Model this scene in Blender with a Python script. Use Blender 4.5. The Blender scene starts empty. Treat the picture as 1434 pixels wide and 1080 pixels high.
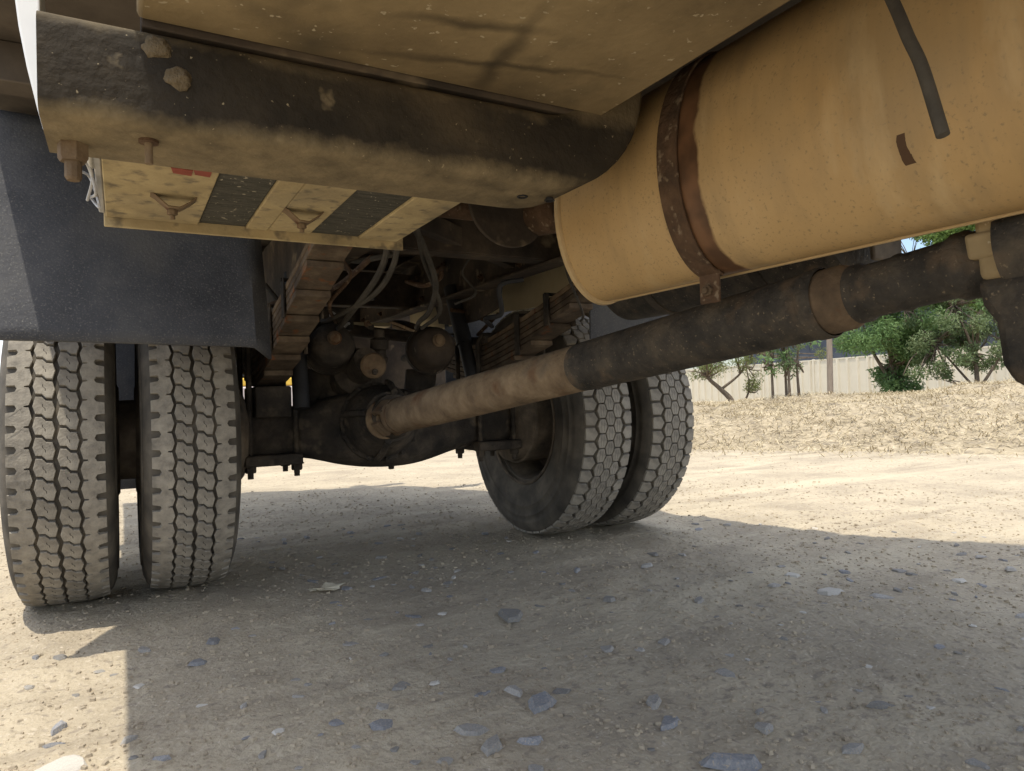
import bpy, bmesh, math, random
import numpy as np
from mathutils import Vector, Matrix, noise
random.seed(7); rng = np.random.default_rng(7)
scene = bpy.context.scene
col = scene.collection
R_ = math.radians

# ------------------------------------------------------------------ camera
cd = bpy.data.cameras.new('camera'); cam = bpy.data.objects.new('camera', cd); col.objects.link(cam)
cd.sensor_width = 36; cd.lens = 977.83 / 1434 * 36; cd.clip_start = .01; cd.clip_end = 2000
yaw, pit, rol = .51078, .01704, -.02921
fwd = Vector((math.sin(yaw)*math.cos(pit), math.cos(yaw)*math.cos(pit), math.sin(pit)))
rt = Vector((math.cos(yaw), -math.sin(yaw), 0)); up = rt.cross(fwd)
r2 = math.cos(rol)*rt + math.sin(rol)*up; u2 = -math.sin(rol)*rt + math.cos(rol)*up
CAM = Vector((-.94749, -2.76499, .61904))
cam.matrix_world = Matrix(((r2.x, u2.x, -fwd.x, CAM.x), (r2.y, u2.y, -fwd.y, CAM.y), (r2.z, u2.z, -fwd.z, CAM.z), (0, 0, 0, 1)))
scene.camera = cam
# ------------------------------------------------------------------ sky, sun, exposure
SUN = Vector((.20, .15, -1)).normalized()
elev = math.asin(-SUN.z); azi = math.atan2(-SUN.x, -SUN.y)
w = bpy.data.worlds.new('World'); scene.world = w; w.use_nodes = True
nt = w.node_tree; bgn = nt.nodes['Background']
sky = nt.nodes.new('ShaderNodeTexSky'); sky.sky_type = 'NISHITA'; sky.sun_disc = False
sky.sun_elevation = elev; sky.sun_rotation = azi; sky.dust_density = 2.0
tc = nt.nodes.new('ShaderNodeTexCoord'); cn = nt.nodes.new('ShaderNodeTexNoise')
cn.inputs['Scale'].default_value = 3.5; cn.inputs['Detail'].default_value = 6; cn.inputs['Roughness'].default_value = .6
nt.links.new(tc.outputs['Generated'], cn.inputs['Vector'])
cr = nt.nodes.new('ShaderNodeValToRGB'); cr.color_ramp.elements[0].position = .46; cr.color_ramp.elements[1].position = .62
nt.links.new(cn.outputs['Fac'], cr.inputs['Fac'])
mx = nt.nodes.new('ShaderNodeMix'); mx.data_type = 'RGBA'
nt.links.new(cr.outputs['Color'], mx.inputs['Factor']); nt.links.new(sky.outputs['Color'], mx.inputs['A'])
mx.inputs['B'].default_value = (9, 9.2, 9.6, 1)
nt.links.new(mx.outputs['Result'], bgn.inputs['Color']); bgn.inputs['Strength'].default_value = .15
sd = bpy.data.lights.new('sun', 'SUN'); sd.energy = 2.6; sd.angle = R_(.53); sd.color = (1, .93, .80)
so = bpy.data.objects.new('sun', sd); col.objects.link(so); so.location = (-4, -3, 20)
so.rotation_euler = SUN.to_track_quat('-Z', 'Y').to_euler()
scene.view_settings.view_transform = 'Standard'; scene.view_settings.look = 'None'
scene.view_settings.gamma = 1; scene.view_settings.exposure = .74
scene.cycles.max_bounces = 14; scene.cycles.diffuse_bounces = 10; scene.cycles.glossy_bounces = 4

# ------------------------------------------------------------------ materials
MATS = {}
def mat(name, cols, scale=8, rough=.85, bump=.15, bscale=None, speck=None, metal=0, detail=8, rand=0, stretch=None, speck2=None, lo=.32, hi=.68):
    m = bpy.data.materials.new(name); m.use_nodes = True; n = m.node_tree.nodes; l = m.node_tree.links
    b = n['Principled BSDF']; b.inputs['Roughness'].default_value = rough; b.inputs['Metallic'].default_value = metal
    b.inputs['Specular IOR Level'].default_value = .25
    t = n.new('ShaderNodeTexCoord'); vec = t.outputs['Object']
    if stretch:
        mp = n.new('ShaderNodeMapping'); mp.inputs['Scale'].default_value = stretch; l.new(vec, mp.inputs['Vector']); vec = mp.outputs['Vector']
    no = n.new('ShaderNodeTexNoise'); no.inputs['Scale'].default_value = scale; no.inputs['Detail'].default_value = detail; no.inputs['Roughness'].default_value = .62
    l.new(vec, no.inputs['Vector'])
    rp = n.new('ShaderNodeValToRGB'); e = rp.color_ramp.elements
    k = len(cols)
    while len(e) < k: e.new(.5)
    for i, c in enumerate(cols):
        e[i].position = lo + (hi-lo)*i/max(1, k-1); e[i].color = (*c, 1)
    l.new(no.outputs['Fac'], rp.inputs['Fac']); out = rp.outputs['Color']
    for sp in (speck, speck2):
        if sp:
            c, sc, th = sp[:3]
            s = n.new('ShaderNodeTexNoise'); s.inputs['Scale'].default_value = sc; s.inputs['Detail'].default_value = 3; l.new(t.outputs['Object'], s.inputs['Vector'])
            sr = n.new('ShaderNodeValToRGB'); sr.color_ramp.elements[0].position = th; sr.color_ramp.elements[1].position = th+(sp[3] if len(sp) > 3 else .05)
            l.new(s.outputs['Fac'], sr.inputs['Fac'])
            x = n.new('ShaderNodeMix'); x.data_type = 'RGBA'; x.inputs['B'].default_value = (*c, 1)
            l.new(sr.outputs['Color'], x.inputs['Factor']); l.new(out, x.inputs['A']); out = x.outputs['Result']
    if rand:
        oi = n.new('ShaderNodeObjectInfo'); mr = n.new('ShaderNodeMapRange'); mr.inputs['To Min'].default_value = 1-rand; mr.inputs['To Max'].default_value = 1+rand
        l.new(oi.outputs['Random'], mr.inputs['Value'])
        x = n.new('ShaderNodeMix'); x.data_type = 'RGBA'; x.blend_type = 'MULTIPLY'; x.inputs['Factor'].default_value = 1
        l.new(out, x.inputs['A']); l.new(mr.outputs['Result'], x.inputs['B']); out = x.outputs['Result']
    l.new(out, b.inputs['Base Color'])
    if bump:
        bn = n.new('ShaderNodeTexNoise'); bn.inputs['Scale'].default_value = bscale or scale*6; bn.inputs['Detail'].default_value = 6; l.new(t.outputs['Object'], bn.inputs['Vector'])
        bp = n.new('ShaderNodeBump'); bp.inputs['Strength'].default_value = bump; bp.inputs['Distance'].default_value = .01
        l.new(bn.outputs['Fac'], bp.inputs['Height']); l.new(bp.outputs['Normal'], b.inputs['Normal'])
    m['out'] = out.node.name
    MATS[name] = m; return m
def dust_lit_band(name, ax, low, high, c, amp):
    # dust along an edge, with the lit underside painted in: a ragged band below low and above high (object space)
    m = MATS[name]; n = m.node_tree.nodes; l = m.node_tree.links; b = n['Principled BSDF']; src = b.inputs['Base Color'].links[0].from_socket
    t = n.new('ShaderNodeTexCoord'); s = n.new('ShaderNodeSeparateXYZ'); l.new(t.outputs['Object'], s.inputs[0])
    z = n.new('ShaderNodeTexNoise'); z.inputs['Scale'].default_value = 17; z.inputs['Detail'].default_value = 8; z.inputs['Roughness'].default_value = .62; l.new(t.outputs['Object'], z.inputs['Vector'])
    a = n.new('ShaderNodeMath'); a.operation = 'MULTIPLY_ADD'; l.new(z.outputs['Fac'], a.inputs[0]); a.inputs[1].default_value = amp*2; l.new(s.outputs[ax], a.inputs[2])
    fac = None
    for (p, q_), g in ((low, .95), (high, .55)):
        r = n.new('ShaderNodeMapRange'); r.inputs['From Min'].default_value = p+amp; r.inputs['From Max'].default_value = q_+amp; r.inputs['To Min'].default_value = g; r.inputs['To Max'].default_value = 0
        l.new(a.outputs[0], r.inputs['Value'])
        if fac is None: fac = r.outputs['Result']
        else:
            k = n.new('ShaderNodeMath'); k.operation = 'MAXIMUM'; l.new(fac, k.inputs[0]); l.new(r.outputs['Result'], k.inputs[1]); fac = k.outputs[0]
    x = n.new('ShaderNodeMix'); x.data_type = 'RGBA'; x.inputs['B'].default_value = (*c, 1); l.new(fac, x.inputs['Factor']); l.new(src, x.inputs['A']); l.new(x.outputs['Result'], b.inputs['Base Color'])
mat('dirt', [(.32, .27, .197), (.41, .347, .25), (.475, .405, .292)], 2.2, .95, .8, 70, speck=((.29, .245, .185), 42, .56, .12), speck2=((.5, .43, .33), 90, .62, .06))
def streaks(name, c, rot, scl, th, wd):
    m = MATS[name]; n = m.node_tree.nodes; l = m.node_tree.links; b = n['Principled BSDF']; src = b.inputs['Base Color'].links[0].from_socket
    t = n.new('ShaderNodeTexCoord'); mp = n.new('ShaderNodeMapping'); mp.inputs['Rotation'].default_value[2] = rot; mp.inputs['Scale'].default_value = scl; l.new(t.outputs['Object'], mp.inputs['Vector'])
    z = n.new('ShaderNodeTexNoise'); z.inputs['Scale'].default_value = 1; z.inputs['Detail'].default_value = 6; z.inputs['Roughness'].default_value = .65; l.new(mp.outputs['Vector'], z.inputs['Vector'])
    r = n.new('ShaderNodeMapRange'); r.inputs['From Min'].default_value = th; r.inputs['From Max'].default_value = th+wd; r.inputs['To Max'].default_value = .75; l.new(z.outputs['Fac'], r.inputs['Value'])
    x = n.new('ShaderNodeMix'); x.data_type = 'RGBA'; x.inputs['B'].default_value = (*c, 1); l.new(r.outputs['Result'], x.inputs['Factor']); l.new(src, x.inputs['A']); l.new(x.outputs['Result'], b.inputs['Base Color'])
streaks('dirt', (.50, .43, .31), -.93, (.35, 3.2, 1), .52, .12); streaks('dirt', (.27, .225, .165), -.93, (.5, 5.0, 1), .56, .14)
mat('gravel', [(.27, .225, .165), (.39, .325, .235), (.51, .43, .31)], 1.7, .95, .2, 60)
mat('slate', [(.235, .22, .20), (.29, .275, .25), (.36, .335, .295)], 9, .75, .3, 60, rand=.3, speck=((.40, .33, .24), 16, .58, .1))
mat('slate_blue', [(.175, .18, .195), (.235, .235, .24), (.33, .31, .285)], 9, .7, .3, 50, rand=.2, speck=((.40, .33, .24), 14, .6, .1))
mat('pale_stone', [(.46, .43, .38), (.58, .54, .47)], 20, .9, .2)
mat('rubber_dusty', [(.17, .155, .13), (.26, .235, .195), (.33, .30, .245)], 30, .9, .25, 160, rand=.13)
mat('rubber_dark', [(.030, .028, .026), (.06, .054, .047), (.10, .088, .073)], 14, .85, .15, 90)
mat('rubber_wall', [(.05, .045, .039), (.095, .084, .068), (.16, .138, .108)], 7, .8, .12, 60)
mat('rim_steel', [(.05, .042, .034), (.12, .096, .07), (.22, .175, .125)], 9, .8, .2)
mat('grease_steel', [(.022, .02, .018), (.048, .04, .032), (.10, .08, .06)], 9, .85, .8, 45, speck=((.15, .118, .082), 14, .60, .2))
mat('rust', [(.05, .033, .022), (.095, .057, .034), (.15, .092, .055)], 16, .9, .5, 90, speck=((.22, .165, .11), 60, .60, .1))
mat('rust_dusty', [(.075, .053, .035), (.15, .105, .065), (.23, .165, .10)], 10, .92, .4, 70, speck=((.10, .048, .024), 22, .6, .1))
mat('leaf_spring_steel', [(.055, .041, .030), (.105, .078, .054), (.17, .13, .088)], 12, .92, .35, 70, speck=((.17, .07, .03), 20, .6, .1), rand=.2)
mat('frame_paint', [(.028, .024, .02), (.065, .05, .038), (.13, .098, .066)], 5, .85, .3, 50, speck=((.22, .17, .11), 12, .62, .1))
mat('beam_paint', [(.024, .020, .015), (.042, .034, .024), (.08, .062, .039)], 6, .85, .35, 70, speck=((.26, .205, .125), 26, .68, .14), speck2=((.32, .265, .17), 150, .68, .05))
dust_lit_band('beam_paint', 2, (.926, .954), (1.052, 1.026), (.25, .194, .112), .026)
mat('panel_dusty', [(.17, .125, .068), (.25, .185, .098), (.32, .24, .13)], 4, .92, .2, 60, speck=((.10, .08, .05), 5, .58, .2), speck2=((.44, .37, .25), 85, .68, .04))
mat('tray_paint', [(.32, .25, .135), (.42, .33, .18), (.50, .40, .225)], 9, .85, .25, 60, speck=((.19, .155, .10), 34, .53, .16), speck2=((.17, .14, .095), 5, .53, .25))
mat('mesh_rubber', [(.035, .034, .028), (.07, .066, .052), (.11, .10, .08)], 16, .9, .3, 80, speck=((.4, .35, .26), 120, .66, .04), stretch=(1, 12, 1))
mat('tank_rim', [(.42, .30, .155), (.52, .385, .21)], 12, .6, .1)
mat('flap_rubber', [(.05, .052, .058), (.075, .076, .082), (.105, .104, .104)], 5, .8, .2, 120, speck=((.15, .145, .135), 260, .56, .16), speck2=((.15, .14, .125), 3, .54, .25))
mat('white_paint', [(.72, .72, .70), (.80, .80, .78)], 6, .4, .02)
mat('red_print', [(.22, .06, .04), (.32, .08, .055)], 30, .6, .05)
mat('hose_rubber', [(.045, .04, .034), (.085, .075, .06)], 20, .75, .2)
mat('mud', [(.09, .069, .042), (.17, .131, .08)], 40, .97, .6, 160)
mat('cream_panel', [(.50, .42, .26), (.60, .51, .33)], 6, .7, .1)
mat('deck_steel', [(.05, .042, .034), (.09, .072, .055), (.13, .105, .08)], 4, .85, .2)
mat('shaft_dust', [(.11, .077, .048), (.19, .135, .082), (.27, .20, .125)], 14, .9, .5, 90, speck=((.13, .068, .035), 9, .54, .14), speck2=((.07, .058, .045), 7, .63, .12))
mat('shaft_dark', [(.026, .024, .021), (.05, .043, .035), (.095, .077, .055)], 16, .8, .5, 80, speck=((.13, .09, .056), 13, .60, .14), speck2=((.17, .135, .09), 170, .64, .08))
mat('rag', [(.4, .38, .33), (.55, .52, .46)], 20, .95, .4)
mat('cable_grey', [(.35, .34, .33), (.45, .44, .42)], 20, .6, .05)
mat('fence_cream', [(.58, .53, .42), (.66, .61, .49)], 1.2, .55, .03)
mat('post_timber', [(.20, .16, .125), (.30, .25, .20)], 6, .95, .3, stretch=(8, 8, 1))
mat('shed_wall', [(.055, .065, .085), (.075, .088, .11)], 2, .6, .03)
mat('shed_roof', [(.10, .11, .13), (.14, .15, .17)], 2, .5, .03)
mat('straw', [(.30, .245, .155), (.42, .35, .225), (.54, .465, .32)], 1.3, .95, 0)
mat('straw_ground', [(.25, .205, .14), (.35, .29, .195), (.43, .36, .25)], 3, .97, 1, 22, speck=((.22, .185, .135), 9, .54, .15), speck2=((.50, .43, .30), 30, .58, .1))
mat('bark', [(.09, .07, .052), (.17, .135, .10)], 10, .95, .4, stretch=(4, 4, 1))
mat('leaf_green', [(.10, .18, .06), (.155, .25, .09), (.21, .30, .125)], 2.5, .55, 0)
mat('leaf_bright', [(.085, .15, .03), (.13, .20, .05), (.18, .25, .07)], 2.5, .55, 0)
mat('leaf_grey', [(.115, .17, .075), (.165, .22, .10), (.22, .265, .135)], 2.5, .6, 0)
mat('leaf_yellow', [(.13, .165, .05), (.19, .22, .075), (.24, .26, .11)], 2.5, .6, 0)
mat('yellow_paint', [(.62, .40, .06), (.72, .48, .09)], 5, .5, .03)
mat('black_plastic', [(.02, .02, .022), (.04, .04, .042)], 8, .6, .05)
mat('bumper_grey', [(.46, .40, .38), (.54, .48, .45)], 5, .6, .05)
mat('lamp_glass', [(.6, .6, .58), (.75, .75, .72)], 20, .15, .05)
mat('leaf_dry', [(.48, .42, .30), (.60, .54, .40)], 30, .9, .1)
for nm in ('leaf_green', 'leaf_bright', 'leaf_grey', 'leaf_yellow'):
    m = MATS[nm]; n = m.node_tree.nodes; l = m.node_tree.links
    tr = n.new('ShaderNodeBsdfTranslucent'); ms = n.new('ShaderNodeMixShader'); ms.inputs[0].default_value = .35
    l.new(n['Principled BSDF'].inputs['Base Color'].links[0].from_socket, tr.inputs['Color'])
    l.new(n['Principled BSDF'].outputs[0], ms.inputs[1]); l.new(tr.outputs[0], ms.inputs[2]); l.new(ms.outputs[0], n['Material Output'].inputs[0])

# ------------------------------------------------------------------ mesh helpers
class MB:
    def __init__(s): s.v = []; s.f = []; s.mi = []; s.cur = 0
    def add(s, vs, fs):
        o = len(s.v); s.v += [tuple(p) for p in vs]
        for f in fs: s.f.append(tuple(i+o for i in f)); s.mi.append(s.cur)
        return s
    def box(s, x0, x1, y0, y1, z0, z1):
        vs = [(x, y, z) for z in (z0, z1) for y in (y0, y1) for x in (x0, x1)]
        return s.add(vs, [(0, 2, 3, 1), (4, 5, 7, 6), (0, 1, 5, 4), (2, 6, 7, 3), (0, 4, 6, 2), (1, 3, 7, 5)])
    def lathe(s, prof, p0, ax, n=32, caps=False):
        ax = Vector(ax).normalized(); p0 = Vector(p0); a = ax.orthogonal().normalized(); b = ax.cross(a)
        vs = []; fs = []
        for (h, r) in prof:
            for i in range(n):
                t = 2*math.pi*i/n; vs.append(p0+ax*h+(a*math.cos(t)+b*math.sin(t))*r)
        for k in range(len(prof)-1):
            for i in range(n):
                j = (i+1) % n; fs.append((k*n+i, k*n+j, (k+1)*n+j, (k+1)*n+i))
        if caps:
            fs.append(tuple(range(n))[::-1]); fs.append(tuple((len(prof)-1)*n+i for i in range(n)))
        return s.add(vs, fs)
    def cyl(s, p0, p1, r, r1=None, n=20):
        p0 = Vector(p0); p1 = Vector(p1); L = (p1-p0).length
        return s.lathe([(0, r), (L, r if r1 is None else r1)], p0, p1-p0, n, True)
    def tube(s, pts, r, n=8, radii=None):
        pts = [Vector(p) for p in pts]; vs = []; fs = []; a = None
        for k, p in enumerate(pts):
            d = (pts[min(k+1, len(pts)-1)]-pts[max(k-1, 0)]).normalized()
            a = d.orthogonal().normalized() if a is None else (a-d*a.dot(d)).normalized()
            b = d.cross(a); rr = radii[k] if radii else r
            for i in range(n):
                t = 2*math.pi*i/n; vs.append(p+(a*math.cos(t)+b*math.sin(t))*rr)
        for k in range(len(pts)-1):
            for i in range(n):
                j = (i+1) % n; fs.append((k*n+i, k*n+j, (k+1)*n+j, (k+1)*n+i))
        fs.append(tuple(range(n))[::-1]); fs.append(tuple((len(pts)-1)*n+i for i in range(n)))
        return s.add(vs, fs)
    def sweep(s, secs, closed=True):
        n = len(secs[0]); vs = [p for c in secs for p in c]; fs = []
        for k in range(len(secs)-1):
            for i in range(n):
                j = (i+1) % n; fs.append((k*n+i, k*n+j, (k+1)*n+j, (k+1)*n+i))
        fs.append(tuple(range(n))[::-1]); fs.append(tuple((len(secs)-1)*n+i for i in range(n)))
        return s.add(vs, fs)
    def prism(s, poly, d):
        poly = [Vector(p) for p in poly]; d = Vector(d); return s.sweep([poly, [p+d for p in poly]])
    def mesh(s, name, mats, smooth=40):
        me = bpy.data.meshes.new(name); me.from_pydata(s.v, [], s.f)
        for m in (mats if isinstance(mats, (list, tuple)) else [mats]): me.materials.append(MATS[m])
        if any(s.mi): me.polygons.foreach_set('material_index', s.mi)
        bm = bmesh.new(); bm.from_mesh(me); bmesh.ops.recalc_face_normals(bm, faces=bm.faces); bm.to_mesh(me); bm.free()
        if smooth:
            me.polygons.foreach_set('use_smooth', [True]*len(me.polygons)); me.set_sharp_from_angle(angle=R_(smooth))
        me.update(); return me
    def build(s, name, mats, parent=None, bev=0, smooth=40, loc=None):
        o = bpy.data.objects.new(name, s.mesh(name, mats, smooth)); col.objects.link(o)
        if parent: o.parent = parent
        if loc: o.location = loc
        if bev:
            md = o.modifiers.new('bevel', 'BEVEL'); md.width = bev; md.segments = 2; md.limit_method = 'ANGLE'; md.angle_limit = R_(35)
        return o
def box(name, m, parent, x0, x1, y0, y1, z0, z1, bev=.003):
    return MB().box(x0, x1, y0, y1, z0, z1).build(name, m, parent, bev)
def empty(name, loc=(0, 0, 0), rz=0):
    o = bpy.data.objects.new(name, None); col.objects.link(o); o.location = loc; o.rotation_euler[2] = rz; o.empty_display_size = .2; return o
def tag(o, label=None, cat=None, group=None, kind=None):
    if label: o['label'] = label
    if cat: o['category'] = cat
    if group: o['group'] = group
    if kind: o['kind'] = kind
    return o
def copy(o, parent=None):
    c = o.copy(); col.objects.link(c); c.parent = parent; return c
def spline(pts, n=8):
    P = [Vector(p) for p in pts]; P = [P[0]*2-P[1]]+P+[P[-1]*2-P[-2]]; out = []
    for i in range(1, len(P)-2):
        for k in range(n):
            t = k/n; a, b, c, d = P[i-1:i+3]
            out.append(.5*((2*b)+(c-a)*t+(2*a-5*b+4*c-d)*t*t+(3*b-a-3*c+d)*t**3))
    return out+[P[-2]]
def hexbolt(name, m, parent, p, ax, r=.012, h=.012, shank=.02):
    b = MB(); b.lathe([(0, r), (h*.8, r), (h, r*.85)], p, ax, 6, True)
    q = Vector(p)+Vector(ax).normalized()*h
    if shank: b.lathe([(0, r*.55), (shank*.85, r*.55), (shank, r*.42)], q, ax, 10, True)
    b.lathe([(-.003, r*1.35), (.0005, r*1.35)], p, ax, 16, True)
    return b.build(name, m, parent, smooth=30)

# ------------------------------------------------------------------ ground, mound
def fn(x, y, sc, oct=4, H=.8): return noise.fractal(Vector((x*sc, y*sc, 3.7)), H, 2.1, oct)
def axis(c, half, step, far):
    a = list(np.arange(c-half, c+half+1e-6, step)); s = step; lo = a[0]; hi = a[-1]; L = []; Hh = []
    while hi < far:
        s *= 1.17; hi += s; Hh.append(hi); lo -= s; L.append(lo)
    return np.array(L[::-1]+a+Hh)
def ground_h(x, y):
    d = math.hypot(x-.2, y+.6); k = max(0, 1-d/14)
    return (.012*fn(x, y, .9) + .007*fn(x, y, 7) * (1.2 if d < 4 else .6))*k - .004 + (.0034*fn(x, y, 38, 3) if d < 2.6 else 0)
gx = axis(.2, 1.9, .016, 900); gy = axis(-.55, 1.7, .016, 900)
X, Y = np.meshgrid(gx, gy)
gv = [(float(x), float(y), ground_h(float(x), float(y))) for x, y in zip(X.ravel(), Y.ravel())]
nx, ny = len(gx), len(gy)
gf = [(j*nx+i, j*nx+i+1, (j+1)*nx+i+1, (j+1)*nx+i) for j in range(ny-1) for i in range(nx-1)]
me = bpy.data.meshes.new('ground'); me.from_pydata(gv, [], gf); me.materials.append(MATS['dirt']); me.polygons.foreach_set('use_smooth', [True]*len(gf))
go = bpy.data.objects.new('ground', me); col.objects.link(go); tag(go, kind='structure', label='pale dry dirt yard strewn with gravel')
# raised bank of dry grass running beside the yard
def mound_h(x, y):
    # distance across the bank measured from its toe line
    d = x*.80 + y*.60 - (4.75 + .25*math.sin(y*.7) + .3*fn(x, y, .5))
    top = .64 - .055*max(-1, min(7, y-1.0))
    t = max(0, min(1, (d+.5)/4.0)); t = t*t*(3-2*t)
    return -.06 + (top+.06)*t + .06*t*fn(x, y, 1.1) + .035*t*fn(x, y, 4.5)
mv = []; mf = []; xs = np.arange(2.2, 17.9, .14); ys = np.arange(-7, 16, .14)
for y in ys:
    for x in xs: mv.append((x, y, mound_h(x, y)))
n_ = len(xs)
mf = [(j*n_+i, j*n_+i+1, (j+1)*n_+i+1, (j+1)*n_+i) for j in range(len(ys)-1) for i in range(n_-1)]
mf = [f for f in mf if max(mv[k][2] for k in f) > -.055]
me = bpy.data.meshes.new('mound'); me.from_pydata(mv, [], mf); me.materials.append(MATS['straw_ground']); me.polygons.foreach_set('use_smooth', [True]*len(mf))
mo = bpy.data.objects.new('mound', me); col.objects.link(mo); tag(mo, kind='structure', label='low earth bank covered in dry straw')

# ------------------------------------------------------------------ the truck
TR = empty('truck'); tag(TR, 'dusty heavy truck seen from underneath with dual rear tyres and tan oval tank', 'truck')
TRK, SPC, TW, RW, ZC = .9304, .3428, .2278, .52, .512
def poly_block(poly, t0, h, inset, R=RW):
    n = len(poly); cx = sum(p[0] for p in poly)/n; cy = sum(p[1] for p in poly)/n
    zz = lambda x, y: -.007*((t0+x)/.114)**2 - .004*max(0, abs(t0+x)/.114-.75)**2*16 - y*y/(2*R)
    top = []; mid = []; bot = []
    for x, y in poly:
        dx, dy = cx-x, cy-y; L = math.hypot(dx, dy); k = inset/L
        top.append((x+dx*k, y+dy*k, zz(x, y))); mid.append((x, y, zz(x, y)-inset*.8)); bot.append((x, y, zz(x, y)-h))
    fs = [tuple(range(n))]
    for a in (0, 1):
        for i in range(n): j = (i+1) % n; fs.append((a*n+i, (a+1)*n+i, (a+1)*n+j, a*n+j))
    return top+mid+bot, fs
def blk_matrix(th, t0, R=RW):
    c, s = math.cos(th), math.sin(th)
    return Matrix(((1, 0, 0, t0), (0, s, -c, -c*R), (0, c, s, s*R), (0, 0, 0, 1)))
# road-pattern tread (left pair): two rows of S-edged blocks between notched shoulder ribs
NL = 58; pl = 2*math.pi*RW/NL
def road_poly():
    w_, g = .0482, .15
    cx = [(-.40, .12), (-.10, .10), (.10, -.10), (.40, -.12)]
    P = [(-.53, .08)] + [(x, c+.5-g/2) for x, c in cx] + [(.53, -.08)] + [(x, c-.5+g/2) for x, c in cx[::-1]]
    return [(x*w_, y*pl) for x, y in P][::-1]
def rib_poly(sg):
    o, i0, i1 = TW/2, .0548, .0635     # outer edge, zigzag inner edge
    c_ = .08 if sg < 0 else -.08
    P = [(i0, -.5), (i1-.002, c_-.06), (i1+.009, c_-.03), (i1+.009, c_+.03), (i1-.002, c_+.06), (i0, .5), (o, .5), (o, .2), (o-.020, .17), (o-.025, .0), (o-.020, -.17), (o, -.2), (o, -.5)]
    P = [(x*sg, y*pl) for x, y in P]
    return P if sg < 0 else P[::-1]
# hexagon block tread (right pair)
NR = 54; pr = 2*math.pi*RW/NR
def hex_poly():
    W_ = .0505; g = .0028
    return [(-W_/2+g, 0), (-W_/4, pr/2-g), (W_/4, pr/2-g), (W_/2-g, 0), (W_/4, -pr/2+g), (-W_/4, -pr/2+g)][::-1]
def hexsh_poly(sg):
    d = .0385; a = TW/2-.5*d-0
    P = [(-.030, 0), (-.014, pr*.42), (.020, pr*.40), (.023, pr*.36), (.023, -pr*.36), (.020, -pr*.40), (-.014, -pr*.42)]
    return [(x*sg, y) for x, y in P][::(-1 if sg > 0 else 1)]
def sipe_mat(name, f):
    m = MATS['rubber_dusty'].copy(); m.name = name; MATS[name] = m; n = m.node_tree.nodes; l = m.node_tree.links
    b = n['Principled BSDF']; src = b.inputs['Base Color'].links[0].from_socket
    t = n.new('ShaderNodeTexCoord'); sx = n.new('ShaderNodeSeparateXYZ'); l.new(t.outputs['Object'], sx.inputs[0])
    def M(op, a, bb=None, cc=None):
        q = n.new('ShaderNodeMath'); q.operation = op
        for i, v in enumerate((a, bb, cc)):
            if v is None: continue
            if isinstance(v, (int, float)): q.inputs[i].default_value = v
            else: l.new(v, q.inputs[i])
        return q.outputs[0]
    mask = f(M, sx.outputs[0], sx.outputs[1])
    x = n.new('ShaderNodeMix'); x.data_type = 'RGBA'; x.inputs['B'].default_value = (.035, .03, .026, 1)
    l.new(mask, x.inputs['Factor']); l.new(src, x.inputs['A']); l.new(x.outputs['Result'], b.inputs['Base Color'])
sipe_mat('road_block', lambda M, x, y: M('MULTIPLY', M('LESS_THAN', M('ABSOLUTE', M('ADD', M('ADD', x, M('MULTIPLY', y, .5)), M('MULTIPLY', M('SINE', M('MULTIPLY', y, 500)), .0012))), .0009), M('LESS_THAN', M('ABSOLUTE', y), .0095)))
sipe_mat('hex_block', lambda M, x, y: M('MULTIPLY', M('LESS_THAN', M('ABSOLUTE', M('SUBTRACT', M('ABSOLUTE', M('SUBTRACT', x, .0)), .006)), .0006), M('LESS_THAN', M('ABSOLUTE', y), .02)))
def tyre_profile():
    h = [(.088, .262), (.104, .268), (.112, .285), (.118, .292), (.119, .297), (.127, .32), (.134, .36), (.1375, .380), (.1410, .384), (.1410, .390), (.138, .394), (.138, .42), (.1400, .424), (.1395, .430), (.1355, .434), (.1335, .452), (.1345, .456), (.1335, .464), (.129, .474), (.123, .490), (.1165, .4975), (.1105, .5015), (.06, .5045), (0, .506)]
    return [(-a, r) for a, r in h]+[(a, r) for a, r in h[:-1][::-1]]
MESH = {}
MESH['carcass'] = MB().lathe(tyre_profile(), (0, 0, 0), (1, 0, 0), 96).mesh('tyre', 'rubber_wall')
for sg in (-1, 1):
    v, f = poly_block(road_poly(), .0277*sg, .014, .0016); MESH['road', sg] = MB().add(v, f).mesh('tread_block', 'road_block', 25)
HEXC = [-.0385, 0, .0385]
for k, t in enumerate(HEXC): v, f = poly_block(hex_poly(), t, .014, .0014); MESH['hex', k] = MB().add(v, f).mesh('tread_block', 'hex_block', 25)
for sg in (-1, 1): v, f = poly_block(hexsh_poly(sg), .091*sg, .02, .0016); MESH['hexs', sg] = MB().add(v, f).mesh('tread_block', 'rubber_dusty', 25)
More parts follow.
